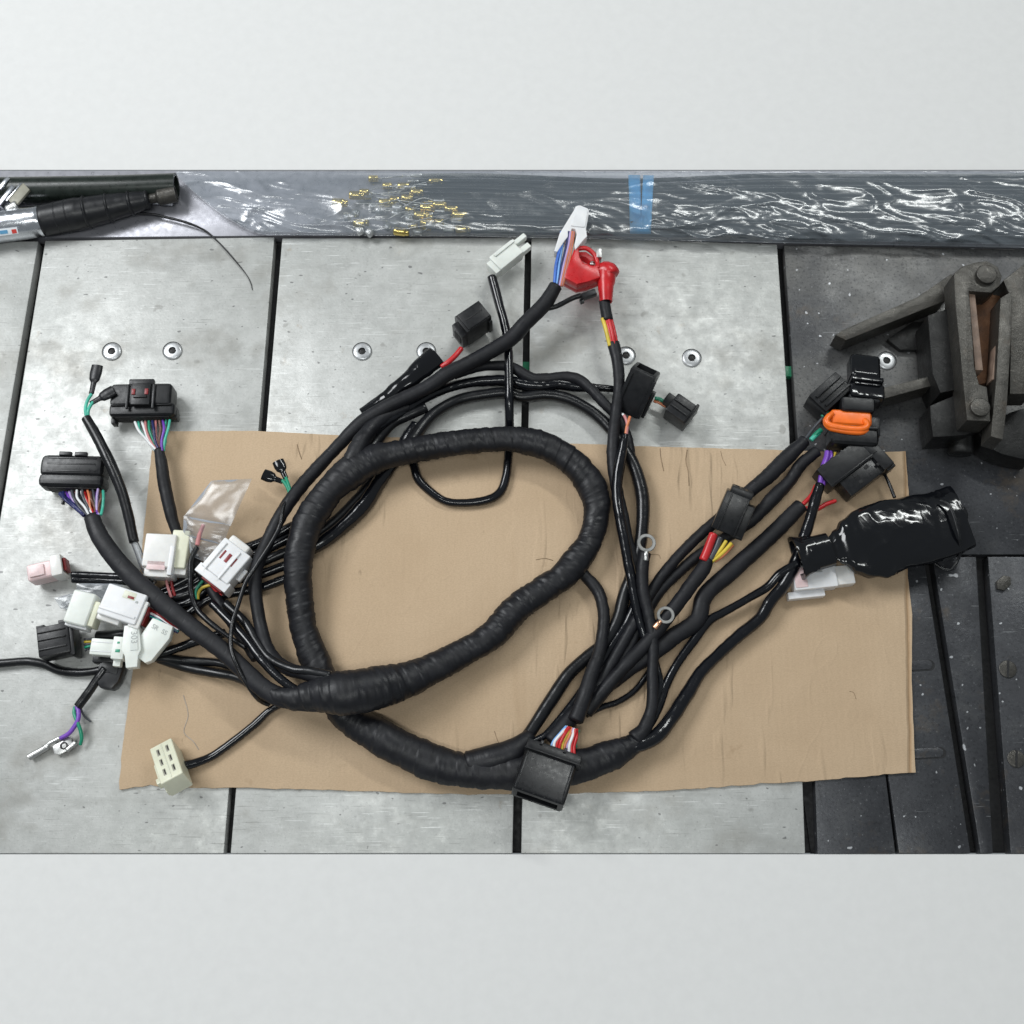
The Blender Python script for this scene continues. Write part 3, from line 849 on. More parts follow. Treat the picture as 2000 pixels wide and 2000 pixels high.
def film_sheet():
    nu, nv = 560, 56
    vs, fs = [], []
    for i in range(nu + 1):
        x = 345 + (2130 - 345) * i / nu
        loose = min(1.0, max(0.0, (820 - x) / 300.0))            # empty end of the bag
        for j in range(nv + 1):
            v = j / nv
            # curved open mouth of the bag at the left
            fy = edge_y(x) + 0.5 - loose * 3
            lim = 0.0
            if x < 520: lim = ((520 - x) / 175.0) ** 1.5 * 0.93
            vv = lim + (1 - lim) * v
            yy = fy - vv * (fy - TOPY - 2) * (1.0)
            y_pile = edge_y(x)
            pv = (y_pile - yy) / 122.0
            pv = pv * 122.0 / (edge_y(x) - 338)
            h = bundle_h(pv, x) * (1 - loose) + loose * (6 + 22 * math.sin(math.pi * vv) * (0.7 + 0.5 * noise.noise(Vector((x * 0.012, vv * 2, 4)))))
            wx = x + 40 * noise.noise(Vector((x * 0.010, vv * 2.0, 9)))
            wv = vv + 0.12 * noise.noise(Vector((x * 0.008, vv * 2.0, 5)))
            rg = (1 - abs(noise.noise(Vector((wx * 0.008, wv * 3.6, 0.7))))) ** 3 * 7.0
            rg += (1 - abs(noise.noise(Vector((wx * 0.013 + wv * 3.0, wv * 6.0 + wx * 0.004, 3.1))))) ** 3 * 4.5
            rg += (1 - abs(noise.noise(Vector((wx * 0.032 - wv * 4, wv * 15 + wx * 0.010, 6))))) ** 4 * 0.9
            amp = 0.42 + 0.53 * min(1, max(0, (x - 1180) / 200)) + 0.35 * min(1, max(0, (760 - x) / 200))
            h = h + 3.0 + rg * amp
            if v < 0.03: h = min(h, 3.0 + rg * 0.3)
            vs.append(at(x, yy, h))
    for i in range(nu):
        for j in range(nv):
            a = i * (nv + 1) + j
            fs.append((a, a + nv + 1, a + nv + 2, a + 1))
    o = mesh_obj('plastic_film', vs, fs, M['film'], bd, True)
    o['label'] = 'crinkled clear plastic film wrapped over the cables'
film_sheet()

# ================================================================== the wiring loom
loom = empty('wiring_harness', (0, 0, 0), 'coiled black taped wiring harness with many plugs on the cardboard', 'wiring harness')

def cable(txt, mat='tape_fine', name='cable', seg=14, label=None, parent=None, **k):
    kw = dict(lump=0.05, seed=random.random() * 50)
    if mat in ('tape', 'tape_fine'): kw.update(ridge=0.0005, pitch=0.011, wrinkle=0.0004)
    elif mat in ('gloss', 'semi'): kw.update(lump=0.08, wrinkle=0.0003)
    kw.update(k)
    return sweep(name, path(txt), M[mat], parent or loom, seg, label=label, **kw)

def wire(txt, mat, parent=None, r=3.0, name='wire', seg=8):
    return sweep(name, path(txt, 20, r), M[mat], parent or loom, seg)

def fan(a, b, cols, r=3.0, za=30, zb=30, parent=None, bow=6, cross=0.0, mid=None):
    """wires spreading from a (txt: two px ends of the cable mouth) to b (two px ends of the plug face)"""
    (a0, a1), (b0, b1) = a, b
    n = len(cols)
    rr = random.Random(n * 13 + int(a0[0]))
    for i, c in enumerate(cols):
        t = (i + 0.5) / n
        u = min(1, max(0, t + rr.uniform(-cross, cross)))
        p = (a0[0] + (a1[0] - a0[0]) * u, a0[1] + (a1[1] - a0[1]) * u)
        q = (b0[0] + (b1[0] - b0[0]) * t, b0[1] + (b1[1] - b0[1]) * t)
        za_, zb_ = za + rr.uniform(-5, 5), zb + rr.uniform(-7, 7)
        m1 = (p[0] * .68 + q[0] * .32 + (q[0] - p[0]) * 0.10 + rr.uniform(-bow, bow) * .5, p[1] * .68 + q[1] * .32)
        m2 = (p[0] * .3 + q[0] * .7 + (q[0] - p[0]) * 0.16 + rr.uniform(-bow, bow) * .5, p[1] * .3 + q[1] * .7)
        zm = (za_ + zb_) / 2 + rr.uniform(0, 5)
        ctrl = []
        for (xx, yy), z in ((p, za_), (m1, zm), (m2, zm), (q, zb_)):
            w = at(xx, yy, z); ctrl.append((w, r * scl(w)))
        sweep('wire', ctrl, M[c], parent or loom, 8)

# ---- main trunk: one long taped loop, crossing over itself at the lower left
trunk = cable(
    'K 1010,935,40,14 910,985,41,21 700,1082,42,30 480,1150,42,33 200,1180,40,34 J 1880,1190,38,35 1500,1165,36,35 1200,1060,36,36 900,905,35,35 700,780,32,31 '
    '560,600,30,28 470,400,30,27 370,150,36,27 F 330,1830,44,27 320,1550,52,28 390,1250,54,28 560,1000,54,29 720,850,54,31 880,765,54,29 1050,720,54,27 1400,655,54,26 '
    '1800,610,54,26 G 100,620,50,27 300,685,46,28 470,800,42,28 590,950,38,28 640,1100,36,26 625,1260,36,26 580,1390,37,26 510,1495,38,27 385,1640,40,28 215,1760,41,28 30,1890,42,28 '
    'J 1800,140,46,27 1550,295,50,27 1350,400,56,31 1150,490,66,36 900,555,80,42 680,590,88,41 500,605,86,37 400,618,84,31 300,632,82,25 200,622,80,19 120,590,78,14',
    'tape', 'trunk', 34, 'thick tape-wrapped main trunk bent into an oval loop', flat=0.88, step=0.0008, ridge=0.00115, pitch=0.017, wrinkle=0.00115, lump=0.12)
cable('J 1600,1130,40,26 1800,1090,42,29 K 0,1040,44,26 90,965,44,19 140,910,42,14', 'tape', 'tape_wrap', 24, ridge=0.0005)

# ---- left fan ------------------------------------------------------------
# cable of the lower big plug, running over everything into the trunk
cable('J 560,650,86,24 350,650,84,21 200,630,80,19 60,560,78,18 I 1850,430,76,17.5 1700,290,74,17.5 1450,100,72,18 E 1250,1870,72,18 1050,1700,72,18 870,1510,70,18 740,1320,66,18 690,1190,60,16', 'tape_fine', 'cable', 20, 'broad black cable to the lower left plug', flat=0.6)
# cable from the white top plug along the loop
cable('J 620,500,92,14 400,455,84,13 200,390,70,13 90,260,58,13 30,60,50,13 F -5,1750,50,13 0,1600,52,13 70,1420,58,13 190,1180,56,13 320,990,48,13 460,830,42,13 620,660,40,13 800,480,50,14 1000,360,56,14 '
      'B 1300,1760,58,14 1450,1660,60,14.5 1650,1560,62,15 1932,1390,66,15 C 100,1280,70,15 250,1130,74,15 330,1000,78,13', 'tape_fine', 'cable', 18, 'long black cable rising to the white top plug', wrinkle=0.0003)
cable('C 250,1170,70,6 330,1155,72,5 450,1095,74,5 520,1070,76,5', 'semi', 'cable', 10)
# glossy cables of the crowded left corner
cable('J 500,600,90,9 350,590,88,9 200,500,84,9 50,350,78,9 I 1850,180,70,8 1700,20,60,8 E 1600,1850,50,8', 'gloss')
cable('J 560,460,96,9 400,430,92,9 280,415,88,8 100,330,70,9 0,200,60,9 I 1850,60,50,9 E 1700,1850,40,9', 'semi')
cable('J 420,640,70,10 100,600,60,10 I 1800,480,40,9 1600,440,24,9 1400,400,18,9 1200,335,16,9', 'semi')
cable('I 1850,430,30,8 1650,368,22,8 1400,350,20,8 1200,330,22,8 950,330,24,8', 'semi')
cable('I 1700,140,30,9 1480,205,26,9 1350,250,24,9 1200,300,24,9 1080,330,24,8', 'gloss')
cable('I 1000,345,22,8 880,380,16,8 760,420,12,8 600,440,10,8 450,425,10,8 330,375,11,8 200,355,11,8 0,370,11,8.5 -200,380,11,9', 'semi', 'cable', 12, 'black cable leaving past the left edge of the table')
# five sleeves emerging from under the trunk
for i, (xa, ya, xb, yb) in enumerate(((230, 1290, -260, 1500), (220, 1370, -280, 1570), (220, 1460, -300, 1640), (215, 1560, -330, 1720), (215, 1660, -360, 1820))):
    cable(f'F 385,{1290 + i * 55},19,8 300,{ya - 30},17,9.5 {xa - 40},{ya + 20},16,9.5 40,{(ya + yb) // 2 - 10},16,9 {xb},{yb},18,9 {xb - 200},{yb + 130},20,9 {xb - 430},{yb + 250 - i * 30},20,9 {xb - 640},{yb + 330 - i * 50},16,9', 'gloss' if i != 2 else 'semi', seg=12)
cable('F 250,1470,19,13 440,1420,19,15 640,1280,18,15 820,1100,18,16 930,930,20,15 1060,740,22,14 1150,600,24,13 1210,500,24,12', 'gloss', 'cable', 16, wrinkle=0.0008)
cable('F 460,1330,16,9 600,1220,15,9 760,1060,15,9 900,900,16,9 990,800,18,9', 'semi')
# tape joint between the loop and the top run
cable('F 640,930,56,12 690,850,60,17 740,740,62,19 790,640,60,18 850,550,54,16 930,470,50,14 1040,410,46,11 1150,370,44,9', 'tape', 'tape_wrap', 22, wrinkle=0.0008)
cable('F 830,740,46,10 900,640,36,11 1030,490,34,11 1150,430,36,10 1280,370,36,10', 'semi')

# ---- the three arcs over the top --------------------------------------------
cable('F 1080,740,52,10 1150,660,46,12 1240,530,34,12 1340,420,28,11.5 1500,325,22,11 1700,278,20,11 1900,262,20,11 G 60,292,20,11 250,275,20,11.5 420,305,20,11.5 600,400,22,11.5 740,530,26,11.5 850,680,30,12 '
      '935,850,30,13 985,1050,28,13.5 985,1250,28,13 960,1450,26,12.5 910,1620,26,12.5 850,1780,26,12.5 K 790,60,26,12.5 690,220,26,12.5 560,330,26,13 430,450,26,13 300,640,28,13 130,900,34,13 60,1000,40,13',
      'semi', 'cable', 16, 'satin black sleeve arching from the trunk down to the bottom joint')
cable('F 800,640,56,12 900,530,46,12 1060,430,42,11 1300,285,34,10 1500,208,30,10 1700,172,28,10 1900,168,28,10.5 G 60,190,28,12 200,205,26,13 350,190,26,11 500,215,22,10 700,225,20,7 880,245,20,6', 'gloss', wrinkle=0.0005)
cable('B 1500,1670,46,9 1650,1620,38,9 1800,1600,34,9.5 1932,1610,34,10 G 60,100,34,11 150,150,32,11 250,155,32,11 400,140,32,10.5 500,160,34,10.5 590,230,36,10 700,345,38,10 800,450,34,10 870,600,30,10 900,760,28,10', 'tape_fine')
# ---- red battery lead and its neighbours, running down the right of the loop
cable('C 765,1430,56,12 800,1600,54,11.5 808,1750,52,11 G 785,400,50,11 765,600,46,11.5 762,780,42,12 790,980,36,12 835,1180,34,11.5 880,1400,32,11 940,1600,30,11 K 960,20,28,11 880,170,26,11 700,400,24,12 520,640,24,12 340,880,28,12',
      'tape_fine', 'cable', 16, 'taped battery lead below the red cap', flat=0.9)
cable('G 855,575,58,7 840,650,56,9 812,800,52,11 790,980,50,11 812,1180,50,11 850,1380,48,11 885,1580,46,11 925,1780,44,11 K 960,40,42,10 1005,180,38,9', 'gloss', 'cable', 14, 'glossy black sleeve below the square black plug', wrinkle=0.0005)
cable('G 1005,1470,62,11.5 985,1600,58,12 990,1750,54,12 1030,1932,50,11.5 K 1065,200,46,11 1060,450,42,11 1055,700,42,12 1000,860,44,14 930,940,44,18', 'tape_fine')
cable('K 1040,150,34,10 1090,110,40,8 1105,85,44,6', 'tape_fine')
# ---- right-hand branches -------------------------------------------------
cable('K 300,960,40,16 470,760,34,16 640,600,30,16 850,430,30,16 1060,290,30,17 1230,160,30,17 1400,40,30,17 G 1450,1800,30,17 1640,1620,30,17 1830,1450,30,16.5 H 30,1330,30,16 150,1210,32,16 250,1110,36,15', 'tape_fine', 'cable', 18, 'thick black cable to the black plug beside the boot', flat=0.8)
cable('K 560,740,32,14 720,540,36,14 880,360,40,14 1030,200,44,14 G 1220,1890,46,14 1330,1740,46,14 1440,1590,48,15 1475,1520,48,13', 'tape_fine', 'cable', 16)
cable('K 520,720,24,11 660,520,30,11 820,250,34,11 960,0,34,11 G 1090,1700,36,11 1250,1500,34,11 1420,1330,30,11 1550,1220,28,12 1720,1060,30,13 1860,950,34,14 H 0,890,36,15 150,740,40,15 280,620,44,12', 'tape_fine', 'cable', 16)
cable('K 480,800,22,11 640,560,24,11 840,320,24,11 G 1090,1790,26,11 1250,1620,24,11 1420,1480,22,11 1620,1350,22,11 1800,1230,24,12 1900,1130,26,13 H 60,1030,28,14 160,930,30,12 250,800,34,12 370,700,38,11', 'tape_fine', 'cable', 16)
cable('K 860,1010,44,14 1000,970,42,15 1100,910,38,15 1210,775,30,14 1330,590,26,14 1420,445,24,13 1560,300,24,12 1710,165,26,12 1880,20,30,12 H 20,1830,32,12 110,1720,36,12 190,1580,42,12 240,1440,44,11.5 300,1270,46,11.5 345,1110,48,11 392,950,50,9.5', 'gloss', 'cable', 16, 'glossy black sleeve curving up to the orange-sealed plug', wrinkle=0.0006)
cable('K 930,940,40,10 1040,820,34,10 1110,680,28,9.5 1160,540,24,9 1240,385,24,9 1360,215,24,9 1500,40,26,9 G 1600,1915,28,8.5 1750,1830,30,8 1932,1720,36,8.5 H 90,1625,44,9 230,1545,50,9', 'gloss', 'cable', 14)
cable('K 560,760,18,6 680,700,14,6 800,660,13,6 920,580,13,6 1010,470,14,6 1090,330,18,6', 'gloss', 'cable', 10)
cable('K 150,960,46,6 240,920,40,7 330,830,34,8 440,700,30,9 600,480,26,10 740,260,26,10 870,60,26,10 G 960,1780,28,10', 'gloss')
cable('K 1060,700,34,7 1105,600,30,7 1115,500,28,7 1080,350,26,7', 'gloss', seg=10)
# branch from the loop to the wide plug at the bottom
cable('G 500,1600,24,11 560,1650,24,11.5 650,1760,26,12 690,1900,30,12 K 688,100,36,12 660,280,42,13 600,450,46,14 540,640,50,15.5 480,800,54,15.5', 'tape_fine', 'cable', 18, 'taped branch to the wide black plug at the bottom', ridge=0.0005)
# thin cable looping down from the cream plug through the oval
cable('B 1780,930,40,9 1830,1120,40,9 1885,1330,42,9 1905,1500,44,9 F 1908,100,46,9 1910,300,46,9 1912,450,30,9 1912,560,14,9 1905,720,14,8.5 1885,900,14,8.5 1850,1000,14,8.5 1790,1050,14,8.5 1650,1085,14,8 1440,1080,14,8 1310,1000,14,8.5 1225,910,14,9 1195,820,14,9 1170,700,14,9', 'gloss', 'cable', 14, 'thin glossy cable drooping inside the oval loop', wrinkle=0.0003)
# thin leads
cable('F 240,1070,58,4.5 205,1120,66,4.5 180,1260,74,4.5 110,1400,76,4.5 0,1570,74,4.5 E 1860,1680,70,4.5 1800,1850,72,4.5 I 1752,80,78,4.5 1745,260,88,4.5 1790,390,90,4.5 1860,520,80,4.5 1930,620,60,4.5 J 50,660,34,5 100,680,24,5', 'semi', 'lead', 10)
cable('I 1400,1140,22,9 1480,1120,18,8.5 1600,1070,14,8 1750,965,14,8 1932,820,14,8 J 90,735,16,7 200,670,20,7', 'gloss', 'cable', 12, 'thin black lead to the cream six-way plug')
cable('N 870,1080,64,5 800,1230,58,5.5 785,1450,56,5.5 795,1650,54,5.5 860,1850,52,5.5 I 1560,40,56,5.5 1700,150,60,5 1850,250,64,5', 'semi', 'lead', 10)
cable('E 1200,690,40,10 1220,800,42,12 1240,950,42,12.5 1280,1130,40,12 1330,1300,34,11 1450,1500,26,11 1600,1750,24,11 I 1750,60,28,11 J 0,330,50,11', 'tape_fine', 'cable', 16, 'black cable below the upper left plug')
cable('E 650,450,66,10 730,590,68,10.5 830,790,68,11 910,980,64,11 960,1150,58,10.5 1012,1385,50,10', 'semi', 'cable', 14, 'black sleeve with two green-wired spade tags', hole=(True, False), wrinkle=0.0003)
sweep('clear_sleeve', path('E 1010,1380,50,7 1040,1450,46,7.5 1085,1570,40,7.5 1160,1700,34,7'), M['bag'], loom, 12)
sweep('wire', path('E 1010,1380,50,2.5 1040,1450,46,2.5 1085,1570,40,2.5 1160,1700,34,2.5'), M['white_wire'], loom, 8)
cable('E 545,1632,34,7.5 750,1640,34,7.5 960,1655,36,7.5 1150,1700,36,7', 'gloss', 'cable', 12)
cable('E 548,1668,32,7 750,1676,30,7 960,1690,32,7 1150,1740,34,7', 'gloss', 'cable', 12)
cable('Q 660,1160,18,8.6 780,1000,22,8.6 930,780,28,8.6 1000,680,30,8', 'semi', 'cable', 14, None, None, hole=(True, False))

# ================================================================== plugs (parts of the loom, with their own pieces)
# -- upper left plug with red clips
f = Frame(px('E', 1110, 375), 10, 1)
pl = f.box('connector', M['black'], loom, (0, 10, 24), (118, 46, 46), 9, seg=3, label='large black plug with two red clips at the upper left')
f.box('collar', M['black'], pl, (2, -18, 20), (126, 26, 40), 8, open_x=0, seg=3)
f.box('end_tab', M['black'], pl, (-57, -32, 10), (9, 14, 20), 1.5)
f.box('end_tab', M['black'], pl, (60, -24, 14), (12, 16, 24), 1.5)
f.box('latch_bridge', M['black'], pl, (0, 35, 42), (48, 12, 12), 2)
f.box('latch', M['black'], pl, (2, 8, 49), (36, 44, 7), 2)
f.box('latch_rail', M['black'], pl, (-24, 4, 48), (5, 50, 6), 1.2)
f.box('latch_rail', M['black'], pl, (26, 4, 48), (5, 50, 6), 1.2)
for x in (-12, 13):
    f.box('red_clip', M['dark_red'], pl, (x, 12, 52), (7, 12, 5), 1)
f.box('latch_bar', M['black'], pl, (1, 2, 53), (26, 5, 5), 1)
f.box('rib', M['black'], pl, (-40, -10, 42), (34, 4, 5), 1)
f.box('rib', M['black'], pl, (44, -10, 42), (30, 4, 5), 1)
f.box('wire_face', M['gap'], pl, (2, -31.6, 20), (104, 1.5, 28), 0.3)
fan((px('E', 1165, 695), px('E', 1240, 700)), (px('E', 1005, 480), px('E', 1295, 465)),
    ['white_wire', 'teal', 'white_wire', 'pink_wire', 'green', 'navy', 'pink_wire', 'brown', 'purple', 'teal', 'teal'], 2.7, 42, 34, bow=8)
# -- lower left plug
f = Frame(px('E', 600, 905), 10, -1.5)
pl = f.box('connector', M['black_smooth'], loom, (0, 10, 26), (124, 44, 48), 14, seg=3, label='large black plug with a fan of coloured wires at the left')
f.box('collar', M['black_smooth'], pl, (0, -18, 24), (126, 28, 44), 13, seg=3)
for y in (-2, 12, 24):
    f.box('rib', M['black_smooth'], pl, (0, y, 49), (94, 3.5, 3), 1)
for x in (-16, 14):
    f.box('key_tab', M['black_smooth'], pl, (x, 34, 44), (24, 8, 8), 1.5)
f.box('peg', M['black_smooth'], pl, (-22, -52, 8), (5, 10, 8), 1)
f.box('wire_face', M['gap'], pl, (2, -32.6, 24), (96, 1.5, 30), 0.3)
fan((px('E', 625, 1180), px('E', 770, 1180)), (px('E', 465, 1010), px('E', 790, 1000)),
    ['navy', 'purple', 'lilac', 'grey_wire', 'pink_wire', 'grey_wire', 'white_wire', 'red_wire', 'red_wire', 'brown', 'purple', 'lilac', 'brown', 'teal'], 3.0, 60, 36, bow=6, cross=0.05)
fan((px('E', 650, 1185), px('E', 745, 1190)), (px('E', 520, 1000), px('E', 760, 985)),
    ['grey_wire', 'white_wire', 'grey_wire', 'orange_wire', 'grey_wire', 'lilac'], 2.5, 64, 44, bow=6, cross=0.08)
sweep('wire', path('E 640,1185,60,5 560,1110,52,5.5 500,1060,44,5.5 455,1020,38,5'), M['navy'], loom, 8)
# -- spade tags on green wires, upper left
def spade(a, b, ang_w, z, mat='rubber', hole=False):
    p, q = at(*a, z), at(*b, z)
    return sweep('spade_terminal', [(p, 5.2 * U), (p.lerp(q, .36), 5.6 * U), (p.lerp(q, .52), 10.5 * U), (p.lerp(q, .72), 12 * U), (q, 11.5 * U)], M[mat], loom, 14, flat=0.5, hole=(False, True))
spade(px('E', 690, 265), px('E', 735, 55), 0, 66)
spade(px('E', 685, 340), px('E', 860, 240), 0, 62)
wire('E 652,440,66,3.4 645,380,68,3.4 660,320,68,3.4 690,270,66,3.4', 'teal')
wire('E 665,440,66,3.4 665,400,68,3.4 675,370,66,3.4 700,330,62,3.4', 'teal')
# -- small pair of rubber tags in the middle left
for a, b in (((225, 905), (165, 775)), ((200, 930), (55, 875))):
    spade(px('F', *a), px('F', *b), 0, 44, 'vinyl')
wire('F 240,1065,58,3.5 250,1010,54,3.7 230,960,50,3.7 200,920,46,3.5', 'green')
wire('F 252,1065,58,3.2 258,1000,54,3.4 240,940,50,3.4 225,900,46,3.2', 'green')
# -- pink translucent plug at far left
f = Frame(px('M', 330, 790), 8, 14)
pl = f.box('connector', M['pink'], loom, (-2, 0, 22), (64, 34, 40), 7, seg=3, label='pinkish translucent plug at the far left')
f.box('rim', M['milky'], pl, (24, 2, 24), (22, 42, 46), 4, open_x=1, wall=4, depth=10)
f.box('keeper', M['pink'], pl, (-14, 0, 44), (30, 22, 4), 2)
f.box('seal', M['dark_red'], pl, (37, 4, 22), (6, 26, 26), 2)
# -- milky square plug pair behind the taped cable
f = Frame(px('N', 460, 1235), 26, -3)
pl = f.box('connector', M['milky'], loom, (0, 6, 22), (60, 66, 42), 4, seg=3, label='milky square plug with a pink wire')
f.box('step', M['milky'], pl, (2, -34, 18), (56, 22, 34), 3)
f.box('lip', M['white'], pl, (26, -14, 24), (9, 58, 46), 2)
f.box('keeper', M['pink'], pl, (-2, -24, 41), (36, 18, 4), 1.5)
f = Frame(px('N', 700, 1200), 22, -4)
pl = f.box('connector', M['cream'], loom, (0, 4, 20), (34, 76, 38), 4, seg=3, label='yellowish translucent plug behind the milky one')
f.box('step', M['milky'], pl, (4, -32, 16), (28, 26, 30), 3)
wire('N 480,1480,34,3 500,1580,32,3 545,1720,30,3', 'pink_wire')
wire('N 540,1490,34,3 560,1600,30,3 590,1700,28,3', 'dark_red')
# -- white plug with three dark red slots
f = Frame(px('N', 1265, 1375), 26, 53)
pl = f.box('connector', M['white'], loom, (8, 0, 24), (70, 66, 46), 4, seg=3, label='white plug with three dark red slots')
f.box('front_block', M['milky'], pl, (40, 4, 22), (34, 46, 40), 6, seg=3)
f.box('rear_skirt', M['white'], pl, (-32, 0, 22), (20, 76, 44), 2, open_x=-1, wall=3, depth=12)
f.box('rail', M['white'], pl, (4, 22, 48), (64, 4, 5), 1)
f.box('rail', M['white'], pl, (4, -12, 48), (64, 4, 5), 1)
for y, w in ((13, 4), (0, 7), (-14, 5)):
    f.box('slot', M['dark_red'], pl, (14, y, 47.2), (19, w, 1.4), 0.4)
f.box('seal', M['dark_red'], pl, (-42, -4, 20), (7, 50, 30), 3)
f.box('side_ear', M['white'], pl, (6, -36, 18), (26, 8, 12), 2)
wire('N 1040,1560,36,3.2 930,1600,34,3.2 890,1660,32,3.2 880,1740,30,3', 'yellow')
wire('N 940,1510,36,3.2 890,1570,34,3.2 860,1640,32,3.2 870,1740,30,3', 'green')
wire('N 1080,1600,34,3 1110,1650,30,3 1180,1690,26,3', 'red_wire')
wire('N 1000,1500,38,3 1060,1580,34,3 1180,1660,30,3', 'red_wire')
# -- mated white pair in the lower left heap
f = Frame(px('M', 1290, 1250), 46, -18)
pl = f.box('connector', M['white'], loom, (0, 4, 24), (80, 62, 46), 4, seg=3, label='white plug with one dark red slot in the left heap')
f.box('rear_skirt', M['milky'], pl, (36, -4, 22), (22, 56, 42), 3, open_x=1, wall=4, depth=10)
f.box('rail', M['white'], pl, (-2, -14, 47), (74, 5, 5), 1.2)
f.box('slot', M['dark_red'], pl, (12, 21, 47.4), (13, 5, 1.2), 0.4)
f.box('slot', M['ink'], pl, (26, 16, 47.4), (5, 4, 1.2), 0.4)
f.box('slot_frame', M['cream'], pl, (8, 24, 46.6), (26, 15, 1.2), 0.4)
f.box('seal', M['dark_red'], pl, (46, -2, 20), (6, 38, 24), 2)
f.box('keeper', M['milky'], pl, (-20, -30, 20), (50, 12, 30), 3)
f = Frame(px('M', 775, 1270), 44, -14)
pl = f.box('connector', M['mint'], loom, (0, 0, 24), (46, 66, 44), 6, seg=3, label='plain milky cap plug at the end of the left heap')
f.box('side_rail', M['white'], pl, (0, -34, 18), (44, 6, 30), 2)
f.box('neck', M['cream'], pl, (27, -4, 22), (14, 50, 36), 3)
for i, (c, dy) in enumerate((('navy', 0), ('white_wire', -14), ('teal', 6), ('navy', 14), ('dark_red', -30))):
    wire(f'M {1570 + i * 3},{1300 + dy * 2},60,3.6 1680,{1350 + dy * 1.6},64,3.6 1800,{1430 + dy},62,3.6 1920,{1500 + dy},58,3.4', c)
# -- small white plug with green wires
f = Frame(px('M', 1040, 1730), 44, -4)
pl = f.box('connector', M['mint'], loom, (-4, 0, 14), (46, 32, 24), 2.5, label='small white plug with green wire ends')
f.box('rear_block', M['mint'], pl, (28, 0, 14), (24, 44, 28), 2)
f.box('foot', M['mint'], pl, (26, -27, 8), (15, 14, 16), 2)
f.box('groove', M['white'], pl, (-6, 9, 26), (40, 2, 1.6), 0.3)
f.box('groove', M['white'], pl, (-6, -9, 26), (40, 2, 1.6), 0.3)
f.box('wire_end', M['green'], pl, (28, -6, 28), (9, 6, 2), 0.8)
f.box('wire_end', M['green'], pl, (27, 10, 28), (5, 4, 2), 0.8)
# -- two flag-shaped white tags with moulded lettering
f = Frame(px('M', 1375, 1700), 62, -84)
pl = f.prism('connector', M['mint'], loom, [(-40, -14), (-38, 14), (10, 18), (22, 12), (44, 10), (44, -12), (20, -14), (8, -20)], 0, 22, 2, label='upright white tag plug with raised number')
f.box('number_plate', M['mint'], pl, (-14, 5, 22.5), (50, 15, 2.2), 1)
f.text('303', M['ink'], pl, -14, 5, 23.8, 17)
f = Frame(px('M', 1630, 1640), 56, -118)
pl = f.prism('connector', M['mint'], loom, [(-38, -24), (-42, 20), (-18, 27), (34, 20), (44, 12), (40, -18), (10, -26)], 0, 20, 2, label='slanted white tag plug with raised letters')
f.text('SS', M['ink'], pl, -24, 12, 20.4, 13, 90)
f.text('SR', M['ink'], pl, -24, -9, 20.4, 13, 90)
# -- black plug left of the heap
f = Frame(px('M', 480, 1660), 12, 12)
pl = f.box('connector', M['black'], loom, (-4, 0, 24), (62, 60, 46), 4, label='square black plug below the white heap')
for y in (-16, 3, 18):
    f.box('rib', M['black'], pl, (-6, y, 48), (54, 3, 3.5), 1)
f.box('flange', M['black'], pl, (29, -4, 22), (9, 64, 44), 2)
f.box('clip', M['black'], pl, (18, 33, 30), (24, 10, 20), 2)
f.box('clip', M['black'], pl, (-28, 31, 36), (16, 7, 12), 1.5)
fan((px('M', 920, 1600), px('M', 930, 1700)), (px('M', 740, 1580), px('M', 750, 1760)), ['grey_wire', 'yellow', 'grey_wire', 'green', 'grey_wire'], 2.6, 26, 26, bow=3)
cable('M 900,1560,26,10 1050,1560,28,10 1250,1540,32,9 1450,1560,34,9', 'semi')
cable('M 920,1650,24,9 1000,1700,24,9 1200,1800,24,9', 'semi')
# -- black rubber cap under the exit cable
f = Frame(px('Q', 1095, 790), 4, 80)
pl = f.prism('connector', M['rubber'], loom, [(-26, -14), (-27, 10), (-14, 21), (10, 23), (36, 20), (40, -20), (14, -25), (-10, -23)], 0, 30, 4, label='small black cap plug under the thin cable')
f.box('mouth_rim', M['black'], pl, (14, 0, 30), (22, 34, 3), 1.2)
f = Frame(px('Q', 1060, 575), 8, 0)
f.box('connector', M['black'], loom, (0, 0, 16), (50, 20, 26), 3, label='flat black plug under the small white plug')
# -- purple and green wires with bare metal ends at the lower left
wire('Q 640,1160,18,4.4 665,1220,20,4.6 660,1320,22,4.6 600,1430,20,4.6 540,1500,18,4.6 440,1560,16,4.4', 'purple')
wire('Q 620,1165,18,3.6 610,1240,20,3.6 650,1350,22,3.8 690,1460,20,3.8 705,1560,16,3.6 690,1640,12,3.4', 'green')
wire('Q 690,1180,16,2.2 740,1280,9,2.2 820,1350,4,1.8', 'grey_wire')
f = Frame(px('Q', 240, 1700), 2, 31)
tm = f.tube('bullet_terminal', M['chrome'], loom, [(38, 1, 14, 4), (14, 2, 12, 4.5), (8, 0, 10, 6.5), (-30, 0, 7, 7)], 16, 'tinned bullet terminal on the purple wire', hole=(False, True))
f = Frame(px('Q', 480, 1650), 3, 36)
rt = f.prism('ring_terminal', M['chrome'], loom, [(-21, -6), (-17, 9), (-2, 14), (14, 13), (21, 2), (16, -12), (0, -15), (-14, -13)], 4, 9, 1.2, label='bright tinned ring terminal on the green wire')
f.tube('barrel', M['chrome'], rt, [(2, -14, 9, 5), (24, -11, 8, 5.5)], 12)
disc('hole', px('Q', 478, 1650), 10, 13.5, 7.5, M['iron_dark'], rt, 20, 5.0, 2.5, 0.4)
